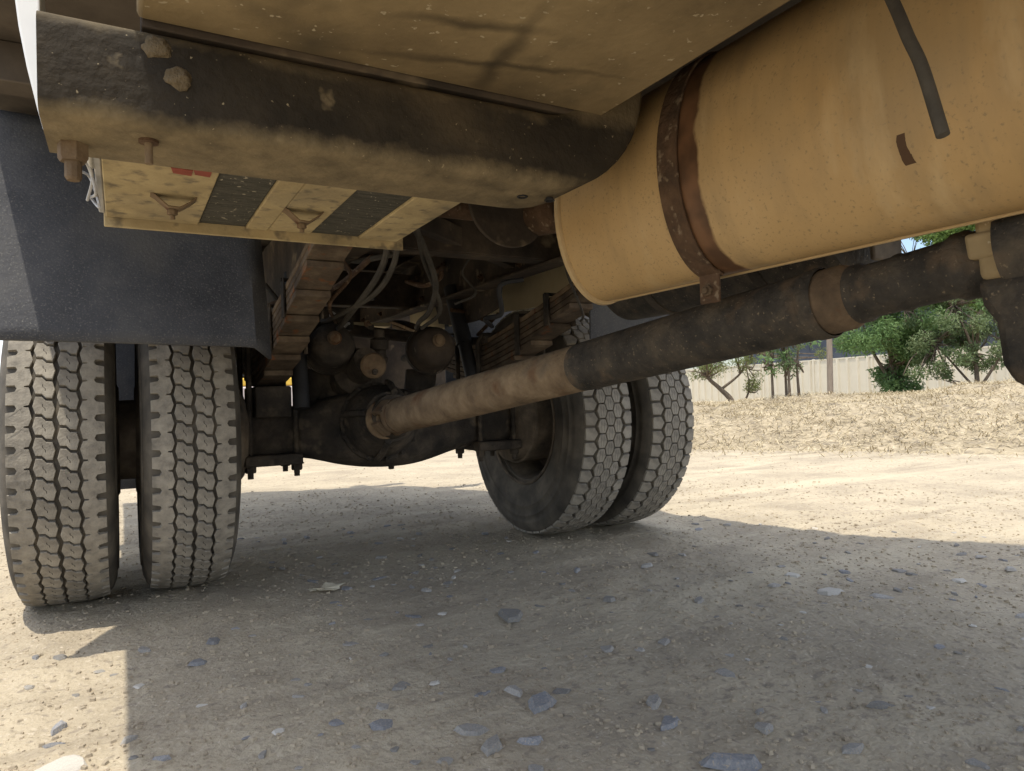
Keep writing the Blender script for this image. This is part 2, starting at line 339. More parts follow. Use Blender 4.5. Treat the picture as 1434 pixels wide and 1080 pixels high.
def tyre(xc, kind, phase):
    T = bpy.data.objects.new('tyre', MESH['carcass']); col.objects.link(T); T.parent = TR; T.location = (xc, 0, ZC)
    rest = MB(); N = NL if kind == 'road' else NR
    lo, hi = (-92, 34) if kind == 'road' else (-93, 28)
    if kind == 'road':
        colm = [(MESH['road', -1], -.0277, .0), (MESH['road', 1], .0277, .42)]
        for sg in (-1, 1):
            ribs = MB(); v, f = poly_block(rib_poly(sg), 0, .02, .0005)
            for k in range(N):
                M4 = blk_matrix(2*math.pi*(k+.42*(sg > 0)+phase)/N, 0); ribs.add([M4 @ Vector(p) for p in v], f)
            ribs.build('shoulder_rib', 'rubber_dusty', T, smooth=25)
    else:
        colm = [(MESH['hex', k], t, .5*(k != 1)) for k, t in enumerate(HEXC)]+[(MESH['hexs', sg], .091*sg, 0) for sg in (-1, 1)]
    for me, t, off in colm:
        for k in range(N):
            th = 2*math.pi*(k+off+phase)/N; dg = (math.degrees(th)+180) % 360-180; M4 = blk_matrix(th, t)
            if lo < dg < hi:
                o = bpy.data.objects.new('tread_block', me); col.objects.link(o); o.parent = T; o.matrix_local = M4
            else:
                rest.add([M4 @ v.co for v in me.vertices], [tuple(p.vertices) for p in me.polygons])
    tag(rest.build('tread', 'rubber_dusty', T, smooth=25), kind='stuff')
    return T
tyre(-TRK-SPC/2, 'road', .1); tyre(-TRK+SPC/2, 'road', .55); tyre(TRK-SPC/2, 'hex', .2); tyre(TRK+SPC/2, 'hex', .7)
for xc, sg in ((-TRK-SPC/2, 1), (-TRK+SPC/2, -1), (TRK-SPC/2, 1), (TRK+SPC/2, -1)):
    b = MB()   # sg: side of the wheel on which its disc sits
    b.lathe([(-.119, .276), (-.1235, .284), (-.1215, .291), (-.114, .291), (-.106, .272), (-.085, .258), (-.05, .248), (0, .246), (.06, .25), (.085, .258), (.106, .272), (.114, .291), (.1215, .291), (.1235, .284), (.119, .276)], (xc, 0, ZC), (1, 0, 0), 56)
    b.lathe([(sg*.06, .252), (sg*.10, .235), (sg*.13, .21), (sg*.148, .18), (sg*.148, .12)], (xc, 0, ZC), (1, 0, 0), 56)
    b.build('rim', 'rim_steel', TR)
for sg in (-1, 1):
    d = MB(); d.lathe([(.55, .08), (.55, .13), (.56, .16), (.575, .178), (.60, .182), (.605, .19), (.625, .19), (.63, .182), (.75, .182), (.76, .15), (.76, .0)], (0, 0, ZC), (sg, 0, 0), 48)
    d.build('brake_drum', 'rim_steel', TR)
    h = MB(); h.lathe([(.76, .14), (1.0, .135), (1.02, .10), (1.2, .1), (1.22, .07), (1.22, 0)], (0, 0, ZC), (sg, 0, 0), 32); h.build('hub', 'rim_steel', TR)
# axle housing
secs = []
for x, ry, rz, dz in [(-.62, .07, .075, 0), (-.52, .08, .09, 0), (-.40, .085, .095, 0), (-.31, .095, .105, 0), (-.22, .135, .135, 0), (-.13, .16, .152, 0), (-.04, .17, .160, 0), (.05, .17, .160, 0), (.13, .155, .15, 0), (.21, .13, .13, 0), (.30, .095, .105, 0), (.40, .085, .095, 0), (.52, .08, .09, 0), (.62, .07, .075, 0)]:
    c = []
    for i in range(36):
        t = 2*math.pi*i/36; ca, sa = math.cos(t), math.sin(t); e = .62
        c.append((x, ry*math.copysign(abs(ca)**e, ca), ZC+dz+rz*math.copysign(abs(sa)**e, sa)))
    secs.append(c)
AX = MB().sweep(secs).build('axle_housing', 'grease_steel', TR, smooth=60)
md = AX.modifiers.new('s', 'SUBSURF'); md.levels = md.render_levels = 1
DF = MB().lathe([(.0, .152), (.15, .154), (.162, .152), (.17, .140), (.20, .138), (.25, .122), (.29, .105), (.34, .092), (.345, .082), (.39, .075), (.39, 0)], (-.06, .0, ZC+.01), (-.10, -1, .12), 40).build('differential', 'grease_steel', TR)
for k in range(14):
    a = 2*math.pi*k/14; c = Vector((-.06, 0, ZC+.01))+Vector((-.10, -1, .12)).normalized()*.17
    ax = Vector((-.1, -1, .12)).normalized(); e1 = ax.orthogonal().normalized(); e2 = ax.cross(e1)
    hexbolt('bolt', 'grease_steel', DF, c+(e1*math.cos(a)+e2*math.sin(a))*.146, ax, .008, .008, 0)
for k in range(4):   # cast ribs on the carrier
    a = 2*math.pi*k/4+.6; p = Vector((-.06, 0, ZC+.01))+ax*.2+(e1*math.cos(a)+e2*math.sin(a))*.15; q2 = Vector((-.06, 0, ZC+.01))+ax*.35+(e1*math.cos(a)+e2*math.sin(a))*.09
    MB().tube([p, (p+q2)/2+(e1*math.cos(a)+e2*math.sin(a))*.01, q2], .012, 8).build('rib', 'grease_steel', DF)
MB().lathe([(0, .012), (.015, .012), (.018, .009), (.018, 0)], (.02, 0, ZC-.156), (0, 0, -1), 6).build('drain_plug', 'grease_steel', AX)
# upper carrier hump, rusty cap with hex plug between the brake chambers
MB().lathe([(0, .1), (.10, .10), (.12, .06), (.24, .05), (.24, 0)], (-.115, .05, ZC+.2), (-.05, -.85, .25), 28).build('gear_housing', 'grease_steel', TR)
CP = MB().lathe([(0, .048), (.012, .048), (.018, .042), (.018, .0)], (-.125, -.24, .752), (-.08, -1, .05), 28).build('round_cap', 'rust_dusty', TR)
hexbolt('plug', 'grease_steel', CP, (-.125, -.258, .728), (-.08, -1, .05), .012, .012, 0)
MB().lathe([(0, .03), (.02, .034), (.03, .026), (.05, .026), (.055, .036), (.09, .036), (.10, .02), (.13, .02)], (-.06, -.12, .77), (.0, -.1, 1), 20, True).build('valve', 'grease_steel', TR)
# brake chambers
for X0, Z0 in ((-.232, .815), (.185, .812)):
    ax = Vector((-.10, -1, .10)).normalized(); p = Vector((X0, .04, Z0))
    B_ = MB().lathe([(0, .055), (.02, .078), (.09, .084), (.1, .095), (.125, .095), (.135, .086), (.20, .083), (.225, .074), (.238, .055), (.243, .02), (.243, 0)], p, ax, 36).build('brake_chamber', 'frame_paint' if X0 > 0 else 'grease_steel', TR)
    MB().lathe([(.1, .0975), (.102, .101), (.122, .101), (.124, .0975)], p, ax, 36).build('clamp_band', 'grease_steel', B_)
    MB().lathe([(.236, .026), (.25, .026), (.252, .02), (.26, .019), (.262, .012), (.262, 0)], p+Vector((0, 0, .018)), ax, 16).build('release_cap', 'rust_dusty', B_)
    MB().tube(spline([p+Vector((.02, .05, -.05)), p+Vector((0, .02, -.14)), p+Vector((-.03, 0, -.22))], 5), .022, 10).build('bracket', 'grease_steel', B_)
    MB().prism([p+Vector((-.07, .0, -.06)), p+Vector((.07, 0, -.06)), p+Vector((.045, 0, -.23)), p+Vector((-.09, 0, -.23))], (0, .018, 0)).build('mounting_plate', 'grease_steel', B_, .004)
    MB().cyl(p, p+Vector((0, .22, 0)), .016).build('push_rod', 'grease_steel', B_)
# leaf springs, one pack each side
def spring(sg):
    xa, xb = (.412, .515)
    S = None
    cz = lambda y: .735 + .20*min(1, abs(y)/.95)**1.25 if abs(y) < .95 else .735+.20+(abs(y)-.95)*.22
    lens = [(1.12, 1.1), (1.05, 1.05), (.90, .95), (.76, .78), (.62, .62), (.49, .5), (.36, .36), (.23, .23)]
    z = .0
    for k, (a, b_) in enumerate(lens):
        th = .0215; secs = []
        ys = np.linspace(-a, b_, 17)
        for y in ys:
            zc = cz(y)+.12-z; e = .0 if abs(y) > min(a, b_)-.03 and k > 1 else 0
            inb = .002*k if k else 0
            secs.append([(sg*(xa+inb*.2), y, zc), (sg*(xb-inb*.2), y, zc), (sg*(xb-inb*.2), y, zc-th+.003), (sg*(xa+inb*.2), y, zc-th+.003)])
        o = MB().sweep(secs).build('leaf', 'leaf_spring_steel' if k else 'rust_dusty', S, .002)
        if S is None: S = o; o.name = 'leaf_spring'; o.parent = TR
        z += th
    zt, zb = cz(0)+.12, cz(0)+.12-z
    xm = sg*(xa+xb)/2
    MB().cyl((sg*(xa-.004), -1.12, cz(1.12)+.135), (sg*(xb+.004), -1.12, cz(1.12)+.135), .038).build('spring_eye', 'rust_dusty', S)
    for y in (-.62, -.40, .42):    # rebound clips
        c = MB(); zc = cz(y)+.13; zl = zc-.02-.0215*(4 if abs(y) > .5 else 6)
        for x in (xa-.008, xb+.003): c.box(min(sg*x, sg*(x+.005)), max(sg*x, sg*(x+.005)), y-.018, y+.018, zl, zc+.012)
        c.cyl((sg*(xa-.012), y, zc+.008), (sg*(xb+.012), y, zc+.008), .006, n=8)
        c.build('clip', 'grease_steel', S, .001)
    box('spring_seat', 'grease_steel', S, min(sg*xa, sg*xb)-.012, max(sg*xa, sg*xb)+.012, -.13, .13, ZC+.06, zb+.002, .006)
    box('top_pad', 'grease_steel', S, min(sg*xa, sg*xb)-.012, max(sg*xa, sg*xb)+.012, -.14, .14, zt-.002, zt+.03, .006)
    box('clamp_plate', 'grease_steel', S, min(sg*xa, sg*xb)-.055, max(sg*xa, sg*xb)+.045, -.15, .15, ZC-.115, ZC-.075, .006)
    for y in (-.105, .105):
        u = MB(); xl, xr = sg*(xa-.03), sg*(xb+.03)
        u.tube([(xl, y, ZC-.16), (xl, y, zt), (xl+(.02 if xr > xl else -.02), y, zt+.035), (xr-(.02 if xr > xl else -.02), y, zt+.035), (xr, y, zt), (xr, y, ZC-.16)], .0105, 10)
        U = u.build('u_bolt', 'grease_steel', S)
        for x in (xl, xr): hexbolt('nut', 'grease_steel', U, (x, y, ZC-.115), (0, 0, -1), .02, .024, .012)
    # frame hanger at the front eye
    h = MB()
    for x in (xa-.024, xb+.012): h.prism([(sg*x, -1.20, cz(1.12)+.10), (sg*x, -1.04, cz(1.12)+.10), (sg*x, -.98, 1.40), (sg*x, -1.26, 1.40)], (sg*.012, 0, 0))
    H_ = h.build('spring_hanger', 'frame_paint', TR, .003)
    hexbolt('pin', 'grease_steel', H_, (sg*(xb+.024), -1.12, cz(1.12)+.135), (sg, 0, 0), .022, .018, .0)
    hexbolt('pin', 'grease_steel', H_, (sg*(xa-.024), -1.12, cz(1.12)+.135), (-sg, 0, 0), .022, .018, .0)
    return S
spring(-1); spring(1)
# shock absorbers
for sg in (-1, 1):
    s = MB(); top = Vector((sg*.36, -.02 if sg < 0 else .1, 1.12)); bot = Vector((sg*.365, -.13, .60))
    d = (top-bot).normalized(); s.cyl(bot, bot+d*.30, .03); s.cyl(bot+d*.28, top, .036)
    s.build('shock_absorber', 'black_plastic', TR)
# frame rails
for sg in (-1, 1):
    y0, y1 = -3.6, 2.2; x = sg*.375
    r = MB(); poly = [(0, 1.062), (.075, 1.062), (.075, 1.072), (.010, 1.072), (.010, 1.302), (.075, 1.302), (.075, 1.312), (0, 1.312)]
    r.prism([(x-sg*p[0], y0, p[1]) for p in poly], (0, y1-y0, 0))
    RL = r.build('frame_rail', 'frame_paint', TR, .002)
    for k in range(9):
        for zz in (1.12, 1.24): hexbolt('bolt', 'rust', RL, (x-sg*.010, -1.15+k*.32+(.05 if zz > 1.2 else 0), zz), (-sg, 0, 0), .013, .012, .008)
    g = MB().prism([(sg*.39, -.42, 1.30), (sg*.39, .42, 1.30), (sg*.39, .30, .98), (sg*.39, .1, .95), (sg*.39, -.1, .95), (sg*.39, -.3, .98)], (-sg*.012, 0, 0))
    g.build('bump_stop_bracket', 'frame_paint', TR, .003)
# crossmembers
for y, z0, z1 in ((-.78, 1.08, 1.19), (.55, 1.09, 1.25), (1.5, 1.09, 1.27), (-2.5, 1.09, 1.25)):
    c = MB(); c.box(-.37, .37, y-.006, y+.006, z0, z1); c.box(-.37, .37, y, y+.07, z0-.004, z0+.006); c.box(-.37, .37, y, y+.07, z1-.006, z1+.004)
    c.build('crossmember', 'frame_paint', TR, .002)
MB().cyl((-.38, -.98, 1.16), (.38, -.98, 1.16), .032).build('cross_tube', 'rust', TR)
box('diagonal_brace', 'frame_paint', TR, -.02, .02, -.35, .35, -.03, .03)
bpy.data.objects['diagonal_brace'].location = (.05, -.72, 1.13); bpy.data.objects['diagonal_brace'].rotation_euler = (0, 0, R_(-52))
# curved guard plate hanging from the crossmember beside the tank
gp = [(-.175, 1.17)]+[(-.06+.118*math.cos(a), 1.125+.118*math.sin(a)) for a in np.linspace(math.pi*1.02, math.pi*1.72, 14)]+[(.06, 1.10), (-.02, 1.135), (.05, 1.17)]
GP = MB().prism([(x, -1.2, z) for x, z in gp], (0, .012, 0)).build('guard_plate', 'frame_paint', TR, .003)
MB().lathe([(0, .05), (.10, .05), (.12, .03), (.12, 0)], (.02, -1.16, 1.10), (.2, -1, -.1), 20).build('rubber_mount', 'rust', GP)
# deck, its bearers and an added shadow caster above
dk = [(-1.23, -1.85), (-1.23, 2.3), (-.47, 2.3), (.55, 1.9), (.89, 1.2), (1.23, -.15), (1.23, -3.4), (-1.0, -3.4), (-1.0, -1.85)]  # outline cut so the deck's ground shadow gets its slanted edge
DK = MB().prism([(x, y, 1.40) for x, y in dk], (0, 0, .05)).build('deck', 'deck_steel', TR, .004)
for y in (-1.55, -.95, -.35, .25, .85, 1.45, 2.05):
    hw = 1.18 if y < 0 else 1.18-.26*y
    box('bearer', 'deck_steel', TR, -1.18, min(1.18, hw)-.02, y-.04, y+.04, 1.313, 1.399)
hp = [(-.15, 1.451), (-1.28, 2.6), (-2.0, 4.3), (-2.7, 4.3), (-3.2, 1.451)]  # unseen wedge, added and sloped only to slant the shadow edge on the ground
MB().prism([(.55, y, z) for y, z in hp], (.66, 0, 0)).build('shadow_wedge', 'deck_steel', TR, .01)
MB().prism([(1.17, .9, 1.02), (1.17, .9, 1.30), (1.17, 1.15, 1.33), (1.17, 1.15, 1.02)], (.01, 0, 0)).build('side_plate', 'cream_panel', TR)
sk = MB().prism([(.62, -.80, .99), (.62, -.3, 1.0), (.62, .1, 1.02), (.62, .5, 1.03), (.62, 1.3, .98), (.62, 1.3, 1.398), (.62, -.80, 1.398)], (.014, 0, 0)); sk.build('inner_skirt', 'cream_panel', TR, .003)
# front mudflap of the left wheels
fl = []; NXF, NZF = 22, 18
fv = []; ff = []
for j in range(NZF+1):
    for i in range(NXF+1):
        u = i/NXF; v = j/NZF; x = -1.235+.635*u; z = .775+.60*v
        y = -.80+.17*v - .012*math.sin(u*5+v*2) - .02*(1-v)*u
        if i == NXF: y += .05*(1-v)
        fv.append((x+.018*(1-v)*(u > .96), y, z+.012*(1-u)*(1-v)-.03*(1-v)**6*max(0, u-.95)*20))
ff = [(j*(NXF+1)+i, j*(NXF+1)+i+1, (j+1)*(NXF+1)+i+1, (j+1)*(NXF+1)+i) for j in range(NZF) for i in range(NXF)]
FL = MB().add(fv, ff).build('mudflap', 'flap_rubber', TR); md = FL.modifiers.new('t', 'SOLIDIFY'); md.thickness = .009
for x0, yf, zb_ in ((-1.235, .72, .27), (.60, .72, .46), (.52, -.74, .82)):
    b = MB(); b.sweep([[(x0+.635*u, yf+.012*math.sin(u*6+z*3), z) for u in np.linspace(0, 1, 12)]+[(x0+.635*u, yf+.009+.012*math.sin(u*6+z*3), z) for u in np.linspace(1, 0, 12)] for z in np.linspace(zb_, 1.37, 8)])
    b.build('mudflap', 'flap_rubber', TR)
box('rear_plate', 'frame_paint', TR, -.02, 1.1, 1.62, 1.635, .60, 1.31)
box('flap_bar', 'frame_paint', TR, -1.2, -.40, -.640, -.61, 1.27, 1.299)
box('arch_plate', 'deck_steel', TR, -1.22, -.62, -.62, .62, 1.30, 1.312)
# wheel-arch brackets behind the flap top
for k, z in enumerate((1.36, 1.18)): box('arch_stay', 'frame_paint', TR, -1.2, -.62, -.58+.1*k, -.555+.1*k, z-.012, z+.012)

# cross beam that turns up at its inner end
def rrect(hy, hz, r, n=4):
    P = []
    for cx, cz, a0 in ((hy-r, hz-r, 0), (-hy+r, hz-r, 90), (-hy+r, -hz+r, 180), (hy-r, -hz+r, 270)):
        for k in range(n+1): a = R_(a0+90*k/n); P.append((cx+r*math.cos(a), cz+r*math.sin(a)))
    return P
zb = .988; path = [((x, zb), (0, 1)) for x in np.linspace(-1.018, -.385, 12)]
for k in range(1, 13):
    a = R_(90*k/12); path.append(((-.385+.132*math.sin(a), zb+.132-.132*math.cos(a)), (-math.sin(a), math.cos(a))))
path.append(((-.253, 1.33), (-1, 0)))
secs = []
for (x, z), (nx_, nz_) in path: secs.append([(x+nx_*h, -1.822+y, z+nz_*h) for y, h in rrect(.078, .055, .017)])
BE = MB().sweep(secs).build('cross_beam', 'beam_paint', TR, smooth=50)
hexbolt('beam_bolt', 'rust_dusty', BE, (-.992, -1.80, .934), (0, 0, -1), .0165, .022, .022)
MB().cyl((-.914, -1.85, .935), (-.914, -1.85, .905), .0045, n=10).build('pin', 'rust_dusty', BE)
MB().cyl((-.914, -1.85, .934), (-.914, -1.85, .9295), .011, n=12).build('washer', 'rust', BE)
for x in (-.395, -.345): MB().lathe([(0, .006), (-.0006, .0085), (.0012, .0085), (.0012, .0062), (-.004, .006), (-.004, 0)], (x, -1.83, .932), (0, 0, -1), 14).build('bolt_hole', 'black_plastic', BE)
def clod(name, m, parent, c, sx, sy, sz, seed, sub=3):
    bm = bmesh.new(); bmesh.ops.create_icosphere(bm, subdivisions=sub, radius=1)
    for v in bm.verts:
        n3 = noise.fractal(v.co*1.7+Vector((seed*9.1, 0, 0)), .8, 2.2, 3); v.co *= 1+.35*n3
        v.co = Vector((v.co.x*sx, v.co.y*sy, v.co.z*sz))
    me = bpy.data.meshes.new(name); bm.to_mesh(me); bm.free(); me.materials.append(MATS[m]); me.polygons.foreach_set('use_smooth', [True]*len(me.polygons))
    o = bpy.data.objects.new(name, me); col.objects.link(o); o.location = c; o.parent = parent; return o
clod('mud_clod', 'mud', BE, (-.905, -1.900, 1.022), .015, .0035, .013, 1); clod('mud_clod', 'mud', BE, (-.884, -1.900, .992), .014, .004, .013, 2)
# white skirt end beside the beam
ws = [(-1.0175, .938), (-1.022, .950), (-1.031, .995), (-1.038, 1.04), (-1.043, 1.09), (-1.048, 1.20), (-1.05, 1.402), (-1.0175, 1.402)]
MB().prism([(x, -1.86+.012*(-1.016-x)/.033, z) for x, z in ws], (0, .07, 0)).build('skirt_end', 'white_paint', TR, .003)
# locker above the beam: its dusty underside
LK = MB(); LK.box(-.925, -.285, -3.3, -1.895, 1.052, 1.401); LKo = LK.build('locker', 'panel_dusty', TR, .006)
m = MATS['panel_dusty']; n = m.node_tree.nodes; l = m.node_tree.links; b = n['Principled BSDF']; src = b.inputs['Base Color'].links[0].from_socket
t = n.new('ShaderNodeTexCoord'); nz = n.new('ShaderNodeTexNoise'); nz.inputs['Scale'].default_value = 18; nz.inputs['Detail'].default_value = 6; l.new(t.outputs['Object'], nz.inputs['Vector'])
ad = n.new('ShaderNodeMix'); ad.data_type = 'RGBA'; ad.blend_type = 'LINEAR_LIGHT'; ad.inputs['Factor'].default_value = .016; l.new(t.outputs['Object'], ad.inputs['A']); l.new(nz.outputs['Color'], ad.inputs['B'])
for (ax_, ay), (bx_, by), wd in (((-.50, -1.86), (-.53, -2.12), .016), ((-.70, -1.93), (-.33, -2.02), .009), ((-.68, -2.03), (-.49, -2.075), .012), ((-.60, -2.12), (-.40, -2.25), .014)):   # smeared oil stains
    dx, dy = bx_-ax_, by-ay; L = math.hypot(dx, dy); mp = n.new('ShaderNodeMapping'); mp.vector_type = 'TEXTURE'
    mp.inputs['Location'].default_value = ((ax_+bx_)/2, (ay+by)/2, 1.052); mp.inputs['Rotation'].default_value[2] = math.atan2(dy, dx); mp.inputs['Scale'].default_value = (L/2, wd, 1)
    l.new(ad.outputs['Result'], mp.inputs['Vector']); ln = n.new('ShaderNodeVectorMath'); ln.operation = 'LENGTH'; l.new(mp.outputs['Vector'], ln.inputs[0])
    r = n.new('ShaderNodeMapRange'); r.inputs['From Min'].default_value = .2; r.inputs['From Max'].default_value = 1.25; r.inputs['To Min'].default_value = .72; r.inputs['To Max'].default_value = 0; l.new(ln.outputs['Value'], r.inputs['Value'])
    x = n.new('ShaderNodeMix'); x.data_type = 'RGBA'; x.inputs['B'].default_value = (.055, .042, .026, 1); l.new(r.outputs['Result'], x.inputs['Factor']); l.new(src, x.inputs['A']); src = x.outputs['Result']
l.new(src, b.inputs['Base Color'])
for x0, x1, y0, y1 in ((-.925, -.285, -1.91, -1.888),): box('locker_lip', 'frame_paint', LKo, x0+.004, x1-.004, y0+.016, y1+.016, 1.046, 1.075, .002)
# battery tray behind the beam
TYr = empty('battery_tray'); TYr.parent = TR; TYr.location = (-.7, -1.55, .95)
def tb(name, m, x0, x1, y0, y1, z0, z1, bev=.002):
    b = MB().box(x0+.7, x1+.7, y0+1.55, y1+1.55, z0-.95, z1-.95); return b.build(name, m, TYr, bev)
tb('base', 'frame_paint', -.962, -.442, -1.742, -1.385, .962, .97)
for nm, x0, x1, m, z in (('base_plate', -.965, -.819, 'tray_paint', .95), ('rubber_mat', -.8185, -.738, 'mesh_rubber', .954), ('slat', -.7375, -.699, 'tray_paint', .95), ('base_plate', -.698, -.618, 'tray_paint', .951), ('rubber_mat', -.6175, -.522, 'mesh_rubber', .954), ('slat', -.5215, -.44, 'tray_paint', .95)):
    tb(nm, m, x0, x1, -1.743, -1.384, z, z+.012)
tb('rear_lip', 'tray_paint', -.968, -.425, -1.3835, -1.377, .934, 1.0); tb('side_plate', 'cable_grey', -.975, -.9655, -1.745, -1.39, .955, 1.02)
tb('side_wall', 'frame_paint', -.44, -.434, -1.74, -1.385, .955, 1.05); tb('side_wall', 'frame_paint', -.96, -.955, -1.74, -1.39, .965, 1.05); tb('rear_wall', 'frame_paint', -.96, -.44, -1.377, -1.372, .96, 1.06)
for xc_, yc in ((-.870, -1.555), (-.668, -1.545)):       # bent bracket feet with a nut below the plates
    b = MB(); P = [(-.033, .0), (-.026, -.004), (-.008, -.020), (.008, -.021), (.024, -.010), (.033, -.002)]
    b.sweep([[(x, -.013, z), (x, .013, z), (x, .013, z+.003), (x, -.013, z+.003)] for x, z in P])
    b.lathe([(0, .008), (.008, .008)], (-.002, 0, -.021), (0, 0, -1), 6, True); b.cyl((-.002, 0, -.029), (-.002, 0, -.036), .0042, n=8)
    b.build('foot_bracket', 'rust_dusty', TYr, .001, loc=(xc_+.7, yc+1.55, .0))
for k, (x, y, wd) in enumerate(((-.868, -1.690, .028), (-.842, -1.694, .024))):
    MB().prism([(x-wd/2+.7, y-.016+1.55, -.0012), (x+wd/2+.7, y-.014+1.55, -.0012), (x+wd/2+.7, y+.012+1.55, -.0012), (x-wd/2+.004+.7, y+.008+1.55, -.0012)], (0, 0, .001)).build('red_sticker', 'red_print', TYr)
for k in range(3):
    z0 = 1.0; pts = [(-.972-.004*k, -1.74+.05*k, 1.03), (-.985-.006*k, -1.70+.04*k, .985-.01*k), (-.982, -1.66+.05*k, .965), (-.978+.004*k, -1.60, .952-.02*k), (-.986, -1.56+.03*k, .93+.012*k)]
    MB().tube([Vector(p)-Vector((-.7, -1.55, .95)) for p in spline(pts, 6)], .0022, 6).build('wire', 'cable_grey', TYr)
clod('rag', 'rag', TYr, (-.276, -.12, .03), .010, .05, .028, 8)

# ------------------------------------------------------------------ oval tank with strap
TXc, TZc, TA, TB, TY0, TYs = -.088, .985, .104, .177, -1.618, -1.94
def oval(y, k=0., n=64, da=0): return [(TXc+(TA+k)*math.cos(2*math.pi*i/n), y, TZc+(TB+k)*math.sin(2*math.pi*i/n)) for i in range(n)]
m = mat('tank_paint', [(.385, .25, .11), (.455, .305, .14), (.50, .345, .17)], 2.2, .48, .12, 9, speck=((.29, .205, .105), 210, .60, .1), speck2=((.27, .205, .12), 3.1, .55, .22))
streaks('tank_paint', (.27, .195, .105), 0, (9, 14, 1.6), .50, .28)
streaks('tank_paint', (.56, .43, .25), 0, (5, 9, 2.5), .56, .25)
n = m.node_tree.nodes; l = m.node_tree.links; b = n['Principled BSDF']; src = b.inputs['Base Color'].links[0].from_socket
t = n.new('ShaderNodeTexCoord'); sx = n.new('ShaderNodeSeparateXYZ'); l.new(t.outputs['Object'], sx.inputs[0])
nz = n.new('ShaderNodeTexNoise'); nz.inputs['Scale'].default_value = 16; nz.inputs['Detail'].default_value = 5; l.new(t.outputs['Object'], nz.inputs['Vector'])
def MN(op, a, bb):
    q = n.new('ShaderNodeMath'); q.operation = op
    for i, v in enumerate((a, bb)):
        if isinstance(v, (int, float)): q.inputs[i].default_value = v
        else: l.new(v, q.inputs[i])
    return q.outputs[0]
yy = MN('ADD', sx.outputs[1], MN('MULTIPLY', MN('SUBTRACT', nz.outputs['Fac'], .5), .03))     # rust stain creeping out from the strap
def band(lo_, hi_, soft):
    a = n.new('ShaderNodeMapRange'); a.inputs['From Min'].default_value = lo_; a.inputs['From Max'].default_value = hi_; a.inputs['To Min'].default_value = 0; a.inputs['To Max'].default_value = 1
    l.new(yy, a.inputs['Value']); return a.outputs['Result']
stain = MN('MULTIPLY', band(TYs-.062, TYs-.056, 0), MN('LESS_THAN', sx.outputs[1], TYs+.02))
nz2 = n.new('ShaderNodeTexNoise'); nz2.inputs['Scale'].default_value = 22; l.new(t.outputs['Object'], nz2.inputs['Vector'])
rr = n.new('ShaderNodeValToRGB'); rr.color_ramp.elements[0].color = (.085, .045, .024, 1); rr.color_ramp.elements[1].color = (.165, .085, .043, 1); rr.color_ramp.elements[0].position = .4; rr.color_ramp.elements[1].position = .66
l.new(nz2.outputs['Fac'], rr.inputs['Fac'])
x = n.new('ShaderNodeMix'); x.data_type = 'RGBA'; l.new(stain, x.inputs['Factor']); l.new(src, x.inputs['A']); l.new(rr.outputs['Color'], x.inputs['B'])
# a short tar smear on the side
def near(s, c, hw): return MN('LESS_THAN', MN('ABSOLUTE', MN('SUBTRACT', s, c), 0), hw)
q = MN('MULTIPLY', near(MN('ADD', yy, MN('MULTIPLY', sx.outputs[2], -.12)), -2.305-.12*.885+.0, .0055), near(sx.outputs[2], .885, .0165))
x2 = n.new('ShaderNodeMix'); x2.data_type = 'RGBA'; l.new(q, x2.inputs['Factor']); l.new(x.outputs['Result'], x2.inputs['A']); x2.inputs['B'].default_value = (.07, .035, .015, 1)
l.new(x2.outputs['Result'], b.inputs['Base Color'])
TKY = [-3.4, -3.0, -2.6, -2.2, -1.9, TY0-.02, TY0-.012]
tk = MB().sweep([oval(y) for y in TKY]+[oval(TY0, -.003), oval(TY0, -.02)]); TK = tk.build('oval_tank', 'tank_paint', TR, smooth=50)
MB().sweep([oval(TY0-.013, .0008), oval(TY0-.011, .006), oval(TY0-.001, .007), oval(TY0+.003, .004), oval(TY0+.003, -.006)]).build('end_rim', 'tank_rim', TK)
sm = MB(); a0 = R_(-82)
px_, pz_ = TXc+TA*math.cos(a0), TZc+TB*math.sin(a0)
sm.box(px_-.003, px_+.003, -3.38, TY0-.02, pz_-.0035, pz_+.004); sm.build('seam_flange', 'tank_rim', TK, .001)
def arc(k, y, a0, a1, n): return [(TXc+(TA+k)*math.cos(a), y, TZc+(TB+k)*math.sin(a)) for a in np.linspace(R_(a0), R_(a1), n)]
sb = MB()
for_y = (TYs-.022, TYs+.022)
A = [arc(.0015, for_y[0], 40, 262, 40), arc(.0015, for_y[1], 40, 262, 40), arc(.006, for_y[1], 40, 262, 40), arc(.006, for_y[0], 40, 262, 40)]
sb.sweep([[A[k][i] for k in range(4)] for i in range(40)])
ST = sb.build('strap', 'rust', TK, .0012)
e = A[2][-1]; box('strap_tab', 'rust', ST, e[0]-.012, e[0]-.006, TYs-.021, TYs+.021, e[2]-.042, e[2]+.012, .002)
hexbolt('bolt', 'rust_dusty', ST, (e[0]-.012, TYs, e[2]-.022), (-1, -.2, 0), .0095, .008, .006)
# drain hose hanging beside the tank
MB().tube(spline([(-.262, -2.33, 1.06), (-.285, -2.365, .99), (-.298, -2.385, .945), (-.300, -2.398, .91), (-.302, -2.415, .842)], 6), .0058, 10).build('hose', 'hose_rubber', TR)

